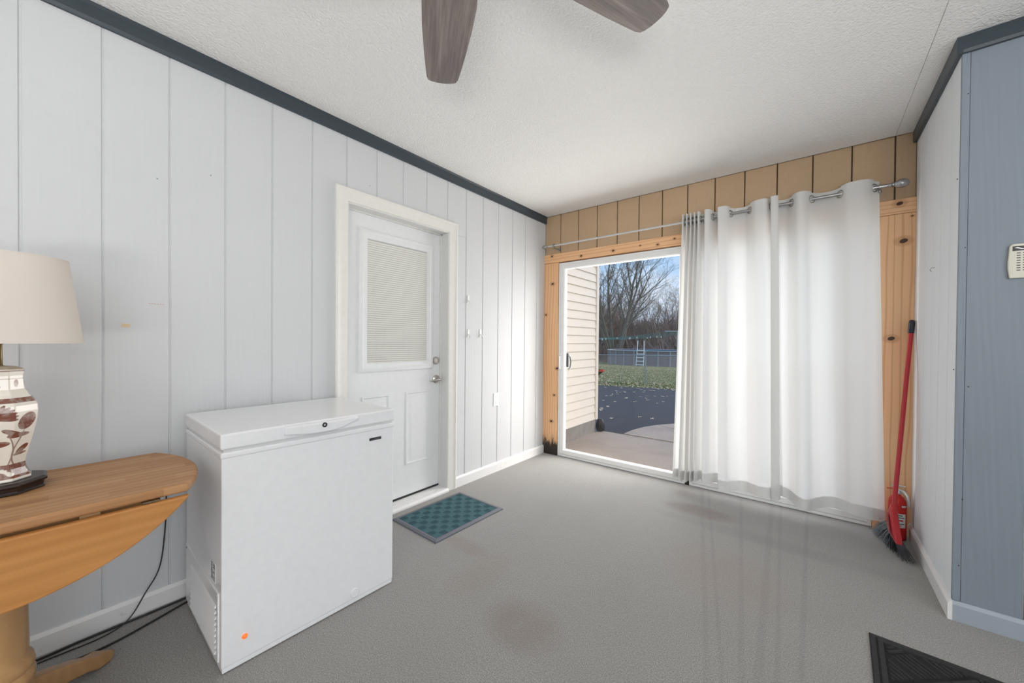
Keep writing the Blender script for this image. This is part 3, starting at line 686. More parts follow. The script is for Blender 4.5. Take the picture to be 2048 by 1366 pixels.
# ------------------------------------------------------------------ ceiling fan
FC = (-.646, .608); FZ = 2.25
fan = thing('ceiling_fan', (FC[0], FC[1], HC), 'ceiling fan with weathered grey-brown wooden blades at top of picture', 'fan')
MB().lathe([(.065, 0), (.068, -.01), (.055, -.045), (.02, -.05)], 32, (FC[0], FC[1], HC)).build('canopy', M_NICKEL, fan, smooth=45)
MB().lathe([(.013, -.04), (.013, -.17)], 16, (FC[0], FC[1], HC)).build('downrod', M_NICKEL, fan, smooth=45)
MB().lathe([(.03, .13), (.07, .12), (.10, .08), (.105, .03), (.09, .01), (.08, -.02), (.06, -.03)], 40, (FC[0], FC[1], FZ)).build('motor_housing', M_NICKEL, fan, smooth=45)
MB().lathe([(.06, -.028), (.085, -.035), (.08, -.06), (.05, -.085), (0, -.095)], 32, (FC[0], FC[1], FZ)).build('light_bowl', plain('opal_glass', (.82, .82, .80), .3), fan, smooth=45)
pts = []
prof = [(.16, .045), (.20, .062), (.26, .080), (.32, .0855), (.42, .083), (.52, .076), (.60, .069), (.665, .062)]
top = [(r_, w) for r_, w in prof]; tip = [(.683, .055), (.690, .040), (.694, .02), (.695, 0)]
poly = [(r_, w) for r_, w in top + tip] + [(r_, -w) for r_, w in reversed(top + tip[:-1])]
b0 = MB().prism(poly, -.004, .004).build('blade', M_BLADE, fan, bevel=.0015, local=True)
irn = MB().box(.07, .24, -.018, .018, .004, .010).box(.17, .24, -.035, .035, .004, .009).build('blade_iron', M_NICKEL, b0, local=True, bevel=.002)
for k in range(5):
    if k == 0: b = b0
    else:
        b = b0.copy(); C.objects.link(b); i2 = irn.copy(); C.objects.link(i2); i2.parent = b
    b.location = (0, 0, FZ - HC); b.rotation_euler = (R(-3), 0, R(142.6 - 72 * k))

# ------------------------------------------------------------------ broom
def frame(p, q):
    d = (q - p).normalized(); return d
bt = Vector((.471, 3.345, 1.350)); bb = Vector((.381, 3.150, .215))
br = thing('broom', (.385, 3.10, 0), 'red broom with grey bristles leaning in the corner in front of extinguisher', 'broom')
dv = (bt - bb).normalized()
MB().tube([bb - dv * .05, bt - dv * .075], .0115, 14).build('handle', M_RED, br, smooth=60)
MB().tube([bt - dv * .085, bt - dv * .080, bt - dv * .02, bt - dv * .004, bt], [.012, .0145, .0145, .012, .005], 14).build('grip', M_NAVY, br, smooth=60)
# head: a flat flared cap lying in the plane of the handle and the floor line (mostly along y)
e1 = Vector((.16, -.98, 0)).normalized()         # long axis of the head toward the room
e1 = (e1 + Vector((0, 0, -.45))).normalized(); dn = -dv
dn = (dn - e1 * dn.dot(e1) * .0).normalized(); nn = e1.cross(dn).normalized()
def hp(a, d, t): return bb + e1 * a + dn * d + nn * t
rings = []
for d, a0_, a1_, w in ((-.030, -.018, .018, .015), (-.005, -.026, .024, .019), (.035, -.040, .060, .023), (.075, -.050, .110, .024), (.100, -.052, .128, .023)):
    rings.append([hp(a0_, d, -w * .6), hp((a0_ + a1_) / 2, d, -w), hp(a1_, d, -w * .6), hp(a1_, d, w * .6), hp((a0_ + a1_) / 2, d, w), hp(a0_, d, w * .6)])
MB().loft(rings).build('cap', M_RED, br, bevel=.004, smooth=40)
MB().add([hp(a, d, -.0245) for a, d in ((-.01, .012), (.022, .030), (.060, .070), (.090, .098), (.045, .085), (.01, .055), (-.008, .03))], [(0, 1, 2, 3, 4, 5, 6)]).build('cap_recess_shade', plain('recess_shade_red', (.22, .012, .016), .4), br)  # flat patch, the shade of the cap's recess painted as darker red
rg = random.Random(5)
for nm, mat, cnt, lo, hi in (('bristle_tuft', M_BRIST, 240, 0, .62), ('bristle_tuft', M_BRISTD, 200, .5, 1.0)):
    m = MB()
    for k in range(cnt):
        u = lo + (hi - lo) * rg.random(); t = (rg.random() - .5)
        p0 = hp(-.046 + .168 * u, .095, t * .036)
        fl = Vector((.322 + .105 * u, 3.345 - .405 * u, 0)); fl += Vector((t * .055 + rg.gauss(0, .006), rg.gauss(0, .010), .003 + .012 * rg.random()))
        if u > .75: fl.z += .004
        mid = p0.lerp(fl, .5) + Vector((rg.gauss(0, .004), rg.gauss(0, .004), .01))
        m.tube([p0, mid, fl], [.0018, .0016, .0009], 3)
    o = m.build(nm, mat, br, fix=False); o['kind'] = 'stuff'

# ------------------------------------------------------------------ fire extinguisher
EX, EY = .418, 3.318
ex = thing('fire_extinguisher', (EX, EY, 0), 'small red fire extinguisher standing in the corner behind the broom', 'fire extinguisher')
MB().lathe([(.034, 0), (.040, .006), (.041, .02), (.041, .215), (.038, .240), (.028, .258), (.015, .268), (.015, .278)], 36, (EX, EY, 0)).build('cylinder', M_REDT, ex, smooth=45)
MB().lathe([(.016, .276), (.018, .282), (.018, .300), (.012, .306)], 20, (EX, EY, 0)).build('valve', M_ALU, ex, smooth=45)
MB().tube([(EX + .0, EY - .004, .305), (EX + .022, EY - .016, .300), (EX + .038, EY - .028, .278), (EX + .044, EY - .034, .245), (EX + .043, EY - .034, .215)], [.007, .009, .009, .008, .006], 8).build('carry_handle', M_ALU, ex, smooth=60)
MB().prism([(-.030, .318), (.030, .326), (.034, .333), (-.028, .332)], -.009, .009, lambda a, b, h: (EX + a, EY + h - .01, b)).build('lever', M_ALU, ex, bevel=.002)
MB().lathe([(.010, 0), (.010, .008), (0, .009)], 16, (EX - .004, EY - .020, .292), 'y').build('gauge', M_LABEL, ex, smooth=45)
MB().tube([(EX - .05, EY - .02, .305), (EX - .02, EY - .02, .31)], .003, 8).build('safety_pin', M_RED, ex)
def wrap(z0, z1, a0_, a1_, r_, name, mat, par=ex):
    m = MB(); N = 14; pts = []
    for z in (z0, z1):
        for k in range(N + 1): a = a0_ + (a1_ - a0_) * k / N; pts.append((EX + r_ * cos(a), EY + r_ * sin(a), z))
    return m.add(pts, [(k, k + 1, N + 2 + k, N + 1 + k) for k in range(N)]).build(name, mat, par, smooth=60)
lb = wrap(.080, .165, R(235), R(320), .0415, 'label', M_LABEL)
wrap(.205, .216, R(290), R(325), .0415, 'label', M_LABEL)
for z0, z1, a, b, mt in ((.150, .158, 245, 295, M_INK), (.138, .144, 245, 310, M_INK), (.120, .128, 250, 300, M_REDT), (.100, .106, 250, 312, M_INK), (.090, .095, 250, 290, M_REDT)):
    wrap(z0, z1, R(a), R(b), .0418, 'print', mt, lb)

# ------------------------------------------------------------------ door mats
mt = thing('door_mat', (-1.945, 1.766, 0), 'teal ribbed mat with grey rubber edge in front of entry door', 'mat', rz=R(-1.2))
hx, hy = .226, .302
MB().box(-hx, hx, -hy, hy, .001, .005).build('backing', M_MATBASE, mt, local=True)
MB().rect_loft(lambda a, b, h: (a, b, h), (-hx - .002, hx + .002, -hy - .002, hy + .002), [(0, .0005), (.002, .004), (.020, .012), (.030, .012), (.031, .004)], cap=False).build('edge', M_TEALD, mt, local=True)
nx, ny = 8, 11; cw, ch = 2 * (hx - .031) / nx, 2 * (hy - .031) / ny
tA = tB = None
for i in range(nx):
    for j in range(ny):
        x = -hx + .031 + cw * (i + .5); y = -hy + .031 + ch * (j + .5)
        if (i + j) % 2 == 0:
            if tA is None:
                m = MB(); g = 6
                for q in range(g): yy = -ch / 2 + ch * (q + .5) / g; m.box(-cw / 2, cw / 2, yy - ch / g * .22, yy + ch / g * .22, .0, .006)
                m.box(-cw / 2, -cw / 2 + .003, -ch / 2, ch / 2, 0, .006).box(cw / 2 - .003, cw / 2, -ch / 2, ch / 2, 0, .006)
                tA = o = m.build('tile', M_TEAL, mt, local=True)
            else: o = tA.copy(); C.objects.link(o)
        else:
            if tB is None:
                m = MB(); g = 5
                for q in range(g): xx = -cw / 2 + cw * (q + .5) / g; m.box(xx - cw / g * .44, xx + cw / g * .44, -ch / 2, ch / 2, .0, .006)
                tB = o = m.build('tile', M_TEAL, mt, local=True)
            else: o = tB.copy(); C.objects.link(o)
        o.location = (x, y, .0045)

bmt = thing('door_mat', (.194, 2.148, 0), 'charcoal ribbed mat lying on the carpet at bottom right corner', 'mat', rz=R(-2.5))
BW, BD = .92, .60
MB().box(0, BW, -BD, 0, .0005, .005).build('backing', M_BMATB, bmt, local=True)
MB().rect_loft(lambda a, b, h: (a, b, h), (0, BW, -BD, 0), [(0, .001), (.004, .005), (.018, .007), (.020, .004)], cap=False).build('edge', M_BMAT, bmt, local=True)
MB().rect_loft(lambda a, b, h: (a, b, h), (.024, BW - .024, -BD + .024, -.024), [(0, .003), (.003, .010), (.015, .010), (.018, .004)], cap=False).build('border_rib', M_BMAT, bmt, local=True)
def clip(p, d, polyg):
    t0, t1 = -9, 9
    n_ = len(polyg); ar = sum(polyg[i][0] * polyg[(i + 1) % n_][1] - polyg[(i + 1) % n_][0] * polyg[i][1] for i in range(n_))
    for i in range(n_):
        a, b = polyg[i], polyg[(i + 1) % n_]; ex_, ey_ = b[0] - a[0], b[1] - a[1]; s_ = 1 if ar > 0 else -1
        nx_, ny_ = -ey_ * s_, ex_ * s_
        q = (p[0] - a[0]) * nx_ + (p[1] - a[1]) * ny_; v = d[0] * nx_ + d[1] * ny_
        if abs(v) < 1e-9:
            if q < 0: return None
            continue
        t = -q / v
        if v > 0: t0 = max(t0, t)
        else: t1 = min(t1, t)
    return (t0, t1) if t1 > t0 + .006 else None
A_, B_ = .046, .046
rect = [(.046, -.046), (BW - .046, -.046), (BW - .046, -BD + .046), (.046, -BD + .046)]
cell = .105
def clip2(p, d, polys):
    t0, t1 = -9, 9
    for q in polys:
        c = clip(p, d, q)
        if c is None: return None
        t0, t1 = max(t0, c[0]), min(t1, c[1])
    return (t0, t1) if t1 > t0 + .008 else None
s2 = sqrt(.5)
for i in range(-2, 12):
    for j in range(-8, 8):
        cx = (i + j) * cell * s2 * 1.0 + .046; cy = (i - j) * -cell * s2 - .046
        if not (-.05 < cx < BW + .05 and -BD - .05 < cy < .05): continue
        h_ = cell * .5; dia = [(cx + (a + b) * h_ * s2, cy + (a - b) * h_ * s2) for a, b in ((-1, -1), (1, -1), (1, 1), (-1, 1))]
        d = (s2, s2) if (i % 2 == 0) else (s2, -s2); nrm = (-d[1], d[0]); m = MB(); got = False
        for q in range(-3, 4):
            off_ = q * .0175
            if abs(off_) > h_ - .006: continue
            p = (cx + nrm[0] * off_, cy + nrm[1] * off_); c = clip2(p, d, (dia, rect))
            if not c: continue
            got = True; t0, t1 = c[0] + .003, c[1] - .003; w = .0062
            vs = []
            for t_ in (t0, t1):
                for ww, zz in ((-w, .004), (-w * .55, .0105), (w * .55, .0105), (w, .004)): vs.append((p[0] + d[0] * t_ + nrm[0] * ww, p[1] + d[1] * t_ + nrm[1] * ww, zz))
            m.add(vs, [(0, 1, 5, 4), (1, 2, 6, 5), (2, 3, 7, 6), (0, 3, 2, 1), (4, 5, 6, 7)])
        if got: m.build('rib_block', M_BMAT, bmt, local=True)

# ------------------------------------------------------------------ small wall things
for (y, z, lab) in ((2.252, 1.541, 'white plastic wall hook right of door, highest of the three'), (2.255, 1.256, 'white plastic wall hook right of door, directly below the highest hook'), (2.401, 1.259, 'white plastic wall hook right of door, farthest from the door casing')):
    t = thing('wall_hook', (XL, y, z), lab, 'hook', group='white adhesive hooks beside the entry door')
    MB().box(XL, XL + .006, y - .011, y + .011, z - .030, z + .036).build('plate', M_VINYL, t, bevel=.003)
    MB().tube([(XL + .005, y, z - .006), (XL + .016, y, z - .018), (XL + .022, y, z - .030), (XL + .028, y, z - .026), (XL + .030, y, z - .012)], [.006, .0055, .005, .005, .004], 8).build('hook', M_VINYL, t, smooth=60)
t = thing('wall_outlet', (XL, 2.618, .663), 'white wall outlet with two sockets low on the left wall', 'outlet')
MB().box(XL, XL + .006, 2.582, 2.654, .604, .722).build('cover_plate', M_VINYL, t, bevel=.002)
for z in (.640, .686):
    s_ = MB().box(XL + .004, XL + .0085, 2.601, 2.635, z - .015, z + .015).build('socket', M_VINYL, t, bevel=.003)
    for (a, b, c, d) in ((-.009, -.006, -.002, .007), (.006, .009, -.002, .007), (-.002, .002, -.010, -.006)): MB().box(XL + .0080, XL + .0088, 2.618 + a, 2.618 + b, z + c, z + d).build('slot', M_DARK, s_)
t = thing('wall_thermometer', (.672, YO, 1.544), 'ivory wall thermometer with black name plate on shaded right wall', 'thermometer')
pl = lambda a, b, h: (.672 + a, YO - h, 1.544 + b)
out = [(-.048, .062), (-.040, .070), (.040, .070), (.048, .062), (.052, 0), (.052, -.030), (.047, -.070), (-.047, -.070), (-.052, -.030), (-.052, 0)]
MB().prism(out, 0, .012, pl).build('case', M_IVORY, t, bevel=.003)
def pbox(a0_, a1_, b0_, b1_, h0, h1): return MB().prism([(a0_, b0_), (a1_, b0_), (a1_, b1_), (a0_, b1_)], h0, h1, pl)
lg = pbox(-.041, .041, .041, .060, .011, .0128).build('name_plate', M_DARK, t); tag(lg, 'black plate with silver emblem and lettering')
MB().prism([(-.036, .053), (-.028, .056), (-.018, .050), (-.006, .047), (-.018, .047), (-.026, .050)], .0125, .0134, pl).build('emblem', M_ALU, lg)
for k in range(5): pbox(.000 + k * .008, .005 + k * .008, .047, .053, .0125, .0131).build('letter', M_STEEL, lg)
MB().lathe([(.0035, 0), (.003, -.002)], 12, (.672, YO - .0115, 1.544 + .0655), 'y').build('mount_hole', M_DARK, t)
tu = pbox(-.0035, .0035, -.045, .036, .011, .0135).build('tube', plain('thermo_glass', (.62, .52, .44), .2), t)
pbox(-.0012, .0012, -.045, -.005, .013, .0142).build('fluid', plain('thermo_red', (.55, .12, .10), .3), tu)
m = MB()
for k in range(8):
    z = .030 - k * .0100
    for s_ in (-1, 1):
        for (a, b) in ((.008, .014), (.020, .030)):
            x0_, x1_ = sorted((s_ * a, s_ * b)); m.prism([(x0_, z), (x1_, z), (x1_, z + .0035), (x0_, z + .0035)], .0115, .0123, pl)
m.build('scale_marks', M_DARK, t)
o = MB().tube([(XR, 2.905, 1.600), (XR - .012, 2.905, 1.600), (XR - .018, 2.905, 1.590), (XR - .012, 2.905, 1.580)], .0015, 6).build('cup_hook', M_STEEL); origin_to(o, (XR, 2.905, 1.59))
tag(o, 'tiny metal cup hook screwed into the narrow right wall', 'hook')

# ------------------------------------------------------------------ outside
def gz(x, y): return -.05 - .031 * max(0, y - 4.9)
def mk():
    b = NB('lawn'); n = b.noise(1.3, 5); n2 = b.noise(25, 4)
    c = b.mix(b.mr(n, .40, .62), (.13, .17, .03), (.24, .21, .075)); c = b.mix(b.mr(n2, .45, .75, 0, .8), c, (.27, .22, .13))
    c = b.mix(b.mr(b.noise(6, 4), .6, .68, 0, .6), c, (.48, .40, .27)); return b.set(col=c, rough=1)
m = MB(); xs = [-60 + 5 * k for k in range(25)]; ys = [3.55] + [4.9 + 4 * k for k in range(26)]
vs = [(x, y, gz(x, y) - .05) for y in ys for x in xs]; nX = len(xs)
fs = [(j * nX + i, j * nX + i + 1, (j + 1) * nX + i + 1, (j + 1) * nX + i) for j in range(len(ys) - 1) for i in range(nX - 1)]
g = m.add(vs, fs).build('lawn', mk(), fix=False); struct(g)
def slab(name, poly, th, mat, up=0.):
    m = MB(); k = len(poly); vs = [(x, y, gz(x, y) + up) for x, y in poly] + [(x, y, gz(x, y) + up - th) for x, y in poly]
    m.add(vs, [tuple(range(k)), tuple(range(2 * k - 1, k - 1, -1))] + [(i, (i + 1) % k, k + (i + 1) % k, k + i) for i in range(k)])
    return struct(m.build(name, mat))
def mk():
    b = NB('asphalt'); c = b.mix(b.noise(60, 4), (.036, .036, .042), (.068, .066, .074)); c = b.mix(b.mr(b.noise(.8, 4), .35, .7, 0, .5), c, (.048, .048, .058)); b.bump(b.noise(120, 3), .4, .004)
    return b.set(col=c, rough=.8)
slab('driveway', [(-9, 4.95), (6, 4.95), (6, 16.3), (-3.34, 12.58), (-4.38, 12.17), (-5.5, 11.71), (-9, 10.3)], .06, mk(), 0.0)
def mk(nm, a, b_, sc):
    b = NB(nm); c = b.mix(b.noise(sc, 5), a, b_); c = b.mix(b.mr(b.noise(2, 4), .4, .7, 0, .4), c, tuple(x * .75 for x in a)); b.bump(b.noise(sc * 2, 4), .5, .004)
    return b.set(col=c, rough=.85)
struct(MB().box(-2.45, 3.5, 3.55, 4.925, -.15, -.048).build('patio', mk('patio_concrete', (.36, .31, .27), (.46, .40, .35), 40)))
wk = mk('walkway_concrete', (.36, .30, .26), (.50, .43, .37), 30)
slab('walkway', [(-1.99, 4.93), (-1.994, 5.26), (-1.955, 5.62), (-1.86, 5.93), (-1.22, 5.58), (-.5, 5.20), (-.5, 4.93)], .09, wk, .012)
slab('walkway', [(-1.855, 5.945), (-1.695, 6.27), (-1.35, 6.75), (-.9, 7.15), (-.2, 7.5), (1.5, 7.7), (1.5, 4.93), (-.49, 4.93), (-.49, 5.21), (-1.21, 5.59)], .09, wk, .012)

# house wing with vinyl siding, seen through the glass at left
HX = -2.35; hy0, hy1 = 3.56, 4.80
hw = struct(MB().box(HX - 2.5, HX - .012, hy0, 4.84, .10, 3.6).build('wall_outside', plain('siding_backing', (.62, .55, .50), .8)))
M_SID = plain('cream_vinyl_siding', (.87, .80, .70), .45, nz=.02)
n_ = 0
for k in range(30):
    z = .125 + k * .105
    m = MB().prism([(HX - .016, z), (HX + .002, z), (HX + .002, z + .006), (HX - .011, z + .104), (HX - .016, z + .104)], hy0, hy1, lambda a, b, h: (a, h, b)); m.build('plank', M_SID, hw)
MB().box(HX - .1, HX + .012, hy1, 4.87, .12, 3.6).build('corner_post', M_SID, hw, bevel=.004)
MB().box(HX - .1, HX - .002, hy0, 4.82, -.10, .122).build('foundation', mk('block_foundation', (.23, .21, .19), (.36, .335, .31), 18), hw)
o = MB().lathe([(.0, 0), (.052, .012), (.066, .06), (.060, .115), (.040, .160), (.034, .172), (.0, .173)], 20, (HX + .035, 4.90, -.045)).build('drain_boot', M_DARK, smooth=50); origin_to(o, (HX + .035, 4.90, -.045))
tag(o, 'black rounded drain boot on the ground at corner of siding wall', 'drain')

# fallen leaves on the driveway
LP = [(-5.1, 11.13), (-4.67, 11.37), (-4.43, 10.4), (-4.26, 10.05), (-4.19, 10.14), (-4.13, 9.44), (-4.07, 9.62), (-4.08, 8.96), (-4.03, 9.13), (-3.56, 8.96), (-3.74, 8.06), (-3.46, 8.05), (-3.26, 7.23), (-3.23, 6.88), (-3.15, 6.68), (-3.17, 8.36), (-3.15, 8.5), (-3.4, 9.48), (-4.05, 11.34), (-3.87, 11.15), (-3.8, 11.43), (-3.72, 11.47), (-3.34, 9.78), (-3.2, 9.3), (-3.05, 9.0), (-3.96, 10.51), (-3.76, 10.72), (-3.19, 9.92), (-3.03, 10.06), (-2.96, 10.2), (-2.88, 10.31), (-2.69, 8.97), (-2.69, 8.57), (-2.33, 6.48), (-2.12, 6.48), (-2.62, 5.98), (-3.82, 12.2), (-3.58, 12.2), (-4.37, 11.28), (-4.13, 10.28), (-4.28, 11.71), (-3.37, 12.2)]
M_LEAF = plain('dry_leaf', (.74, .62, .46), .7, nz=.25)
lf0 = None; rg = random.Random(11)
star = []
for k in range(10): a = 2 * pi * k / 10; r_ = .055 if k % 2 == 0 else .026; star.append((r_ * cos(a), r_ * sin(a)))
for i, (x, y) in enumerate(LP):
    if lf0 is None:
        vs = [(0, 0, .010)] + [(a, b, .004 + .014 * (q % 2 == 0) * abs(sin(q))) for q, (a, b) in enumerate(star)]
        lf0 = o = MB().add(vs, [(0, 1 + q, 1 + (q + 1) % 10) for q in range(10)]).build('fallen_leaf', M_LEAF, fix=False)
    else: o = lf0.copy(); C.objects.link(o)
    near = y < 7.5
    o.location = (x, y, gz(x, y)); o.rotation_euler = (R(rg.uniform(-10, 10)), R(rg.uniform(-10, 10)), rg.random() * 6.28); s_ = rg.uniform(.6, 1.15); o.scale = (s_, s_, 1)
    tag(o, 'pale dry maple leaf lying on the dark driveway', 'leaf', 'fallen leaves on the driveway')
m = MB()
for k in range(2600):
    y = 12.2 + 22 * rg.random() ** 2.2; x = -y * rg.uniform(.20, .55)
    # keep off the driveway
    if y < 12.58 + (x + 3.34) * .43 + .05 : continue
    s_ = rg.uniform(.03, .06); a = rg.random() * 6.28; z = gz(x, y) - .035
    m.add([(x + s_ * cos(a), y + s_ * sin(a), z), (x + s_ * .6 * cos(a + 1.6), y + s_ * .6 * sin(a + 1.6), z + .02), (x - s_ * cos(a), y - s_ * sin(a), z), (x + s_ * .6 * cos(a - 1.6), y + s_ * .6 * sin(a - 1.6), z + .01)], [(0, 1, 2, 3)])
o = m.build('leaf_litter', M_LEAF, fix=False); tag(o, 'yellow leaf litter scattered over the grass beyond the driveway', 'leaves', kind='stuff')
# grass tufts along the driveway edge and lawn
m = MB()
for k in range(9000):
    y = 11.8 + 16 * rg.random() ** 1.6; x = -y * rg.uniform(.20, .52)
    if y < 12.58 + (x + 3.34) * .43 + .10: continue
    a = rg.random() * 6.28; z = gz(x, y) - .05; h_ = rg.uniform(.03, .08); w = .010
    m.add([(x - w * cos(a), y - w * sin(a), z), (x + w * cos(a), y + w * sin(a), z), (x + rg.gauss(0, .015), y, z + h_)], [(0, 1, 2)])
o = m.build('grass', plain('grass_blades', (.15, .20, .045), .8, nz=.4), fix=False); tag(o, 'short green grass growing on the lawn behind the fence', 'grass', kind='stuff')

# chain-link fence
M_GALV = plain('galvanised_steel', (.42, .45, .46), .45, .6)
fa, fb = Vector((-10.2, 12.25, 0)), Vector((-1.0, 14.92, 0)); fd = (fb - fa).normalized(); fl = (fb - fa).length
fc = thing('chain_link_fence', (-4.78, 13.78, gz(0, 13.78) - .05), 'grey chain-link fence crossing the lawn in front of the pool', 'fence')
def fz(p): return gz(p.x, p.y) - .05
TOPZ = .70
def ftop(s_): return .64 + .0125 * s_
MB().tube([fa + Vector((0, 0, ftop(0))), fb + Vector((0, 0, ftop(fl)))], .018, 8).build('top_rail', M_GALV, fc, smooth=60)
sp = (Vector((-4.78, 13.80, 0)) - fa).length
for q in range(-2, 3):
    s_ = sp + q * 2.6
    if 0 < s_ < fl: p = fa + fd * s_; MB().tube([p + Vector((0, 0, fz(p))), p + Vector((0, 0, ftop(s_) + .03))], .024, 8).build('post', M_GALV, fc, smooth=60)
m = MB(); dx = .065; k = 0; s_ = 0.; Hf = 1.02
def fp(s_, z): p = fa + fd * max(0, min(fl, s_)); return (p.x, p.y, z)
while s_ < fl:
    zt = ftop(s_); zb_ = zt - Hf
    m.tube([fp(s_, zb_), fp(s_ + Hf * .85, zt)], .0022, 3, cap=False); m.tube([fp(s_, zt), fp(s_ + Hf * .85, zb_)], .0022, 3, cap=False); s_ += dx
o = m.build('wire_mesh', M_GALV, fc, fix=False); o['kind'] = 'stuff'

# above-ground pool
PC = Vector((-13.0, 39.5, 0)); PR = 4.4; PZ = gz(0, 35.1) - .05; PH = 1.40
pool = thing('swimming_pool', (PC.x, PC.y, PZ), 'round above-ground swimming pool with grey wall beyond the lawn fence', 'pool')
MB().lathe([(PR, -.5), (PR, PH)], 72, (PC.x, PC.y, PZ), cap=False).build('wall', plain('pool_wall_grey', (.25, .215, .215), .6), pool, smooth=60)
MB().lathe([(PR - .12, PH - .03), (PR + .09, PH - .03), (PR + .09, PH + .02), (PR - .12, PH + .02), (PR - .12, PH - .03)], 72, (PC.x, PC.y, PZ), cap=False).build('top_rail', plain('pool_rail', (.56, .58, .60), .4), pool, smooth=40)
MB().lathe([(0, PH - .10), (PR - .05, PH - .10), (PR - .05, PH - .3)], 72, (PC.x, PC.y, PZ), cap=False).build('cover', plain('blue_cover', (.09, .24, .38), .5), pool)
pu = None
for k in range(26):
    a = 2 * pi * k / 26; 
    if pu is None: pu = o = MB().box(PR - .01, PR + .06, -.07, .07, -.3, PH).build('upright', plain('pool_upright', (.36, .355, .37), .5), pool, local=True, bevel=.01)
    else: o = pu.copy(); C.objects.link(o)
    o.rotation_euler = (0, 0, a + .07)
# white pool ladder
lx, ly = -12.55, 34.95; lz = gz(lx, ly) - .05
ld = thing('pool_ladder', (lx, ly, lz), 'tall white ladder leaning against the outside of the pool', 'ladder')
for s_ in (-1, 1):
    MB().tube([(lx + s_ * .36, ly - .25, lz), (lx + s_ * .32, ly - .05, lz + 1.4), (lx + s_ * .30, ly, lz + 2.35)], .045, 8).build('rail', M_VINYL, ld, smooth=60)
for k in range(5):
    z = lz + .08 + k * .33; yk = ly - .25 + .2 * (k * .33 / 1.4); MB().box(lx - .34, lx + .34, yk - .06, yk + .06, z, z + .08).build('rung', M_VINYL, ld)

# washing line
cl = thing('clothesline', (-5.10, 19.0, gz(0, 19) - .05), 'clothesline with green lines and pegs strung across the yard to a T post', 'clothesline')
zb_ = gz(0, 19) - .05
MB().tube([(-5.07, 19, zb_), (-5.07, 19, 1.72)], .035, 8).build('post', M_GALV, cl, smooth=60)
MB().tube([(-5.62, 18.85, 1.715), (-4.55, 19.15, 1.715)], .03, 8).build('crossbar', M_GALV, cl, smooth=60)
M_LINE = plain('green_line', (.10, .28, .27), .5)
for k in range(5):
    a = Vector((-5.55 + .24 * k, 18.86 + .07 * k, 1.69)); b = Vector((-12.4 + .28 * k, 22.4 + .2 * k, 1.42)); mid = [(a.lerp(b, q / 6)) - Vector((0, 0, .12 * sin(pi * q / 6) + .015 * k)) for q in range(7)]
    MB().tube(mid, .009, 5).build('line', M_LINE, cl)
    for q in range(3):
        p = a.lerp(b, rg.uniform(.1, .85)); p.z -= .12 * sin(pi * .5) + .03; MB().box(p.x - .015, p.x + .015, p.y - .015, p.y + .015, p.z - .05, p.z + .04).build('peg', M_VINYL, cl)

# spreader at the fence, partly behind the siding corner
qx, qy = -6.35, 12.95; qz = gz(qx, qy) - .05
sp = thing('garden_spreader', (qx, qy, qz), 'black hopper spreader with red rim parked on grass beside siding corner', 'spreader')
MB().lathe([(.05, .20), (.10, .26), (.30, .44), (.33, .47)], 20, (qx, qy, qz)).build('hopper', M_DARK, sp, smooth=30)
MB().lathe([(.32, .455), (.35, .455), (.35, .50), (.30, .50), (.32, .455)], 24, (qx, qy, qz), cap=False).build('rim', plain('red_rim', (.70, .07, .03), .4), sp, smooth=40)
MB().tube([(qx + .06, qy, qz + .24), (qx + .08, qy, qz)], .03, 8).build('leg', M_DARK, sp)
for s_ in (-1, 1):
    MB().lathe([(.04, -.03), (.13, -.03), (.14, 0), (.13, .03), (.04, .03)], 24, (qx - .15, qy + s_ * .20, qz + .14), 'y').build('wheel', M_DARK, sp, smooth=40)
MB().tube([(qx - .15, qy - .2, qz + .14), (qx - .15, qy + .2, qz + .14)], .012, 8).build('axle', M_STEEL, sp)
MB().tube([(qx - .1, qy, qz + .2), (qx - .5, qy, qz + .6), (qx - .8, qy, qz + 1.0)], .015, 8).build('push_handle', M_STEEL, sp)

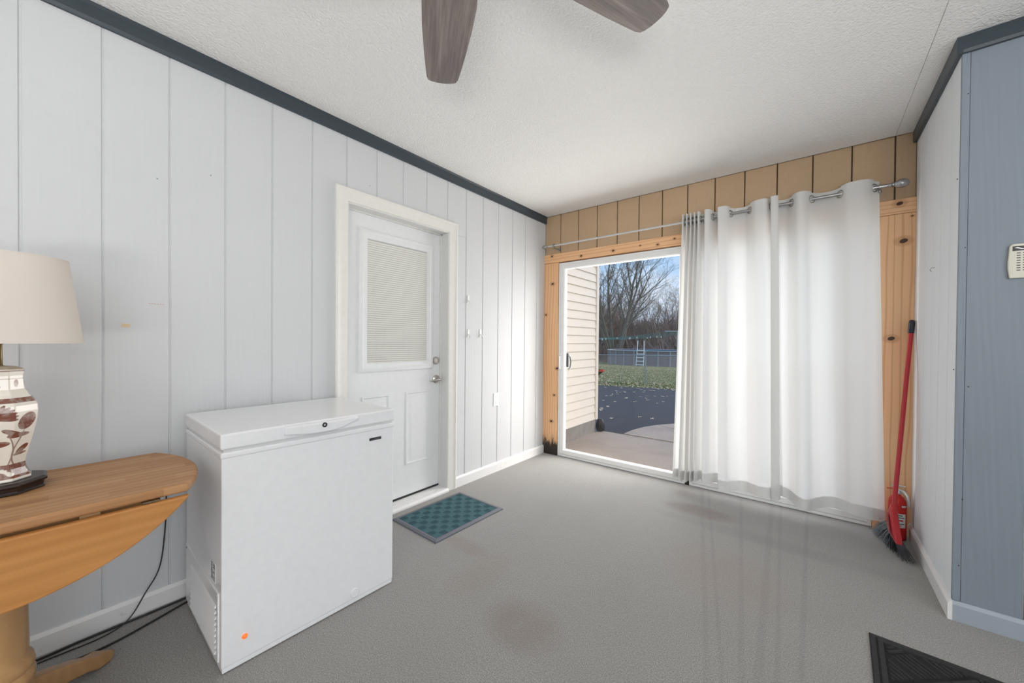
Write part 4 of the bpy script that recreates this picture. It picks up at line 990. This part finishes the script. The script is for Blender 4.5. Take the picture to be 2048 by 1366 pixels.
# trees
def bark(nm, a, b_):
    b = NB(nm); c = b.mix(b.noise(3, 3), a, b_); return b.set(col=c, rough=.95)
M_BARK = [bark('grey_bark', (.19, .165, .13), (.28, .24, .19)), bark('brown_twigs', (.32, .25, .20), (.42, .33, .265)), bark('dark_twigs', (.24, .19, .155), (.34, .275, .225)), bark('ruddy_twigs', (.36, .25, .21), (.44, .31, .26))]
def grow(seed, height, stems, spread, levels, r_base, kids=4, droop=0.):
    rg = random.Random(seed); parts = [MB(), MB()]
    def branch(p, d, L, r_, lev):
        n_ = 4 if lev < 2 else 3; pts = [p.copy()]; q = p.copy(); dd = d.copy(); rs = [r_]
        for k in range(n_):
            dd = (dd + Vector((rg.gauss(0, .08), rg.gauss(0, .08), rg.gauss(0, .04) + (.06 if lev < 3 else .03)))).normalized(); q = q + dd * L / n_; pts.append(q.copy()); rs.append(max(.006, r_ * (1 - .75 * (k + 1) / n_)))
        parts[0 if lev == 0 else 1].tube(pts, rs, 6 if lev == 0 else (4 if lev == 1 else 3), cap=False)
        if lev >= levels: return
        nk = kids + (3 if lev == 0 else (1 if lev == 1 else 0))
        for k in range(nk):
            t = .22 + .75 * (k + rg.random() * .6) / nk; i = min(n_ - 1, int(t * n_)); f_ = t * n_ - i; a = pts[i].lerp(pts[i + 1], f_)
            base = (pts[i + 1] - pts[i]).normalized(); ax = Vector((rg.gauss(0, 1), rg.gauss(0, 1), rg.gauss(0, .3))); ax = (ax - base * ax.dot(base)).normalized()
            sp_ = rg.uniform(.35, .75); nd = (base * cos(sp_) + ax * sin(sp_)); nd.z = max(nd.z, -.05 - droop)
            branch(a, nd.normalized(), L * rg.uniform(.42, .62) * (1 - .3 * t), rs[i] * .55, lev + 1)
    for k in range(stems):
        a = 2 * pi * k / stems + rg.random(); tilt = spread * rg.uniform(.35, 1.0) if stems > 1 else .03
        branch(Vector((.12 * cos(a) * (stems > 1), .12 * sin(a) * (stems > 1), 0)), Vector((sin(tilt) * cos(a), sin(tilt) * sin(a), cos(tilt))), height * rg.uniform(.8, 1.0), r_base, 0)
    return parts
def tree(nm, parts, loc, mat, label, group, mat2=None):
    t = thing(nm, loc, label, 'tree', group=group)
    parts[0].build('trunk', mat, t, local=True, fix=False); parts[1].build('branches', mat2 or mat, t, local=True, fix=False).__setitem__('kind', 'stuff'); return t
tree('bare_tree', grow(21, 13.5, 8, .50, 4, .20, 5), (-18.2, 42, -1.3), M_BARK[0], 'large bare multi-stemmed tree behind left end of the pool', None)
protos = []
spec = [('bare_tree', 31, 9.5, 3, .25, 4, .12, 1), ('bare_tree', 32, 8.5, 1, .1, 4, .13, 2), ('bare_tree', 33, 10, 2, .22, 4, .12, 1), ('bare_tree', 34, 7.0, 4, .45, 4, .08, 3)]
rg = random.Random(77)
glabels = ['brown leafless tree with three leaning stems in the far woods', 'dark single-trunk leafless tree in the far woods', 'brown leafless tree forked low into two stems in the far woods', 'short reddish leafless tree with four spreading stems in the far woods']
pos = []
for k in range(46):
    y = 47 + 22 * (k / 46) + rg.uniform(-1.5, 1.5); pos.append((-y * rg.uniform(.235, .50), y))
for k, (x, y) in enumerate(pos):
    s_ = rg.uniform(.75, 1.0); 
    if x / y < -.33 and x / y > -.40: s_ *= .72
    if k < len(spec):
        nm, sd, h_, st_, sp_, lv, rb, mi = spec[k]
        t = tree(nm, grow(sd, h_, st_, sp_, lv, rb, 4), (x, y, gz(x, y) - .1), M_BARK[mi], glabels[k], 'bare trees of the far woods'); protos.append(t)
    else:
        p = protos[k % len(protos)]; t = p.copy(); C.objects.link(t)
        for c in p.children: c2 = c.copy(); C.objects.link(c2); c2.parent = t
        t.location = (x, y, gz(x, y) - .1)
    t['label'] = glabels[k % 4]; t.scale = (s_, s_, s_); t.rotation_euler = (0, 0, rg.random() * 6.28)
# undergrowth: a thick belt of thin stems and twigs
for (cnt, y0_, y1_, hmin, hmax, mt_) in ((5200, 46, 60, 1.2, 4.2, 1), (4200, 55, 72, 3.0, 7.0, 2), (2600, 44, 54, .8, 2.6, 3)):
    m = MB()
    for k in range(cnt):
        y = rg.uniform(y0_, y1_); x = -y * rg.uniform(.20, .54); z = gz(x, y) - .1; h_ = rg.uniform(hmin, hmax); w = rg.uniform(.02, .06) * (1 + h_ * .12)
        lx_, ly_ = rg.gauss(0, .28) * h_, rg.gauss(0, .12) * h_
        m.add([(x - w, y, z), (x + w, y, z), (x + lx_, y + ly_, z + h_), (x + lx_ * .3 + w, y + w, z + h_ * .4)], [(0, 1, 3), (0, 3, 2)])
        for q in range(3):
            t_ = rg.uniform(.25, .85); bx, by, bz = x + lx_ * t_, y + ly_ * t_, z + h_ * t_; w2 = w * .6; L = h_ * rg.uniform(.15, .35); a = rg.gauss(0, .9)
            m.add([(bx - w2, by, bz), (bx + w2, by, bz - w2), (bx + L * sin(a), by, bz + L * cos(a))], [(0, 1, 2)])
    o = m.build('undergrowth', M_BARK[mt_], fix=False)
    tag(o, {1: 'brown leafless brush filling the foot of the far woods', 2: 'dark tall brush deep inside the far woods', 3: 'reddish low brush just behind the pool'}[mt_], 'brush', kind='stuff')
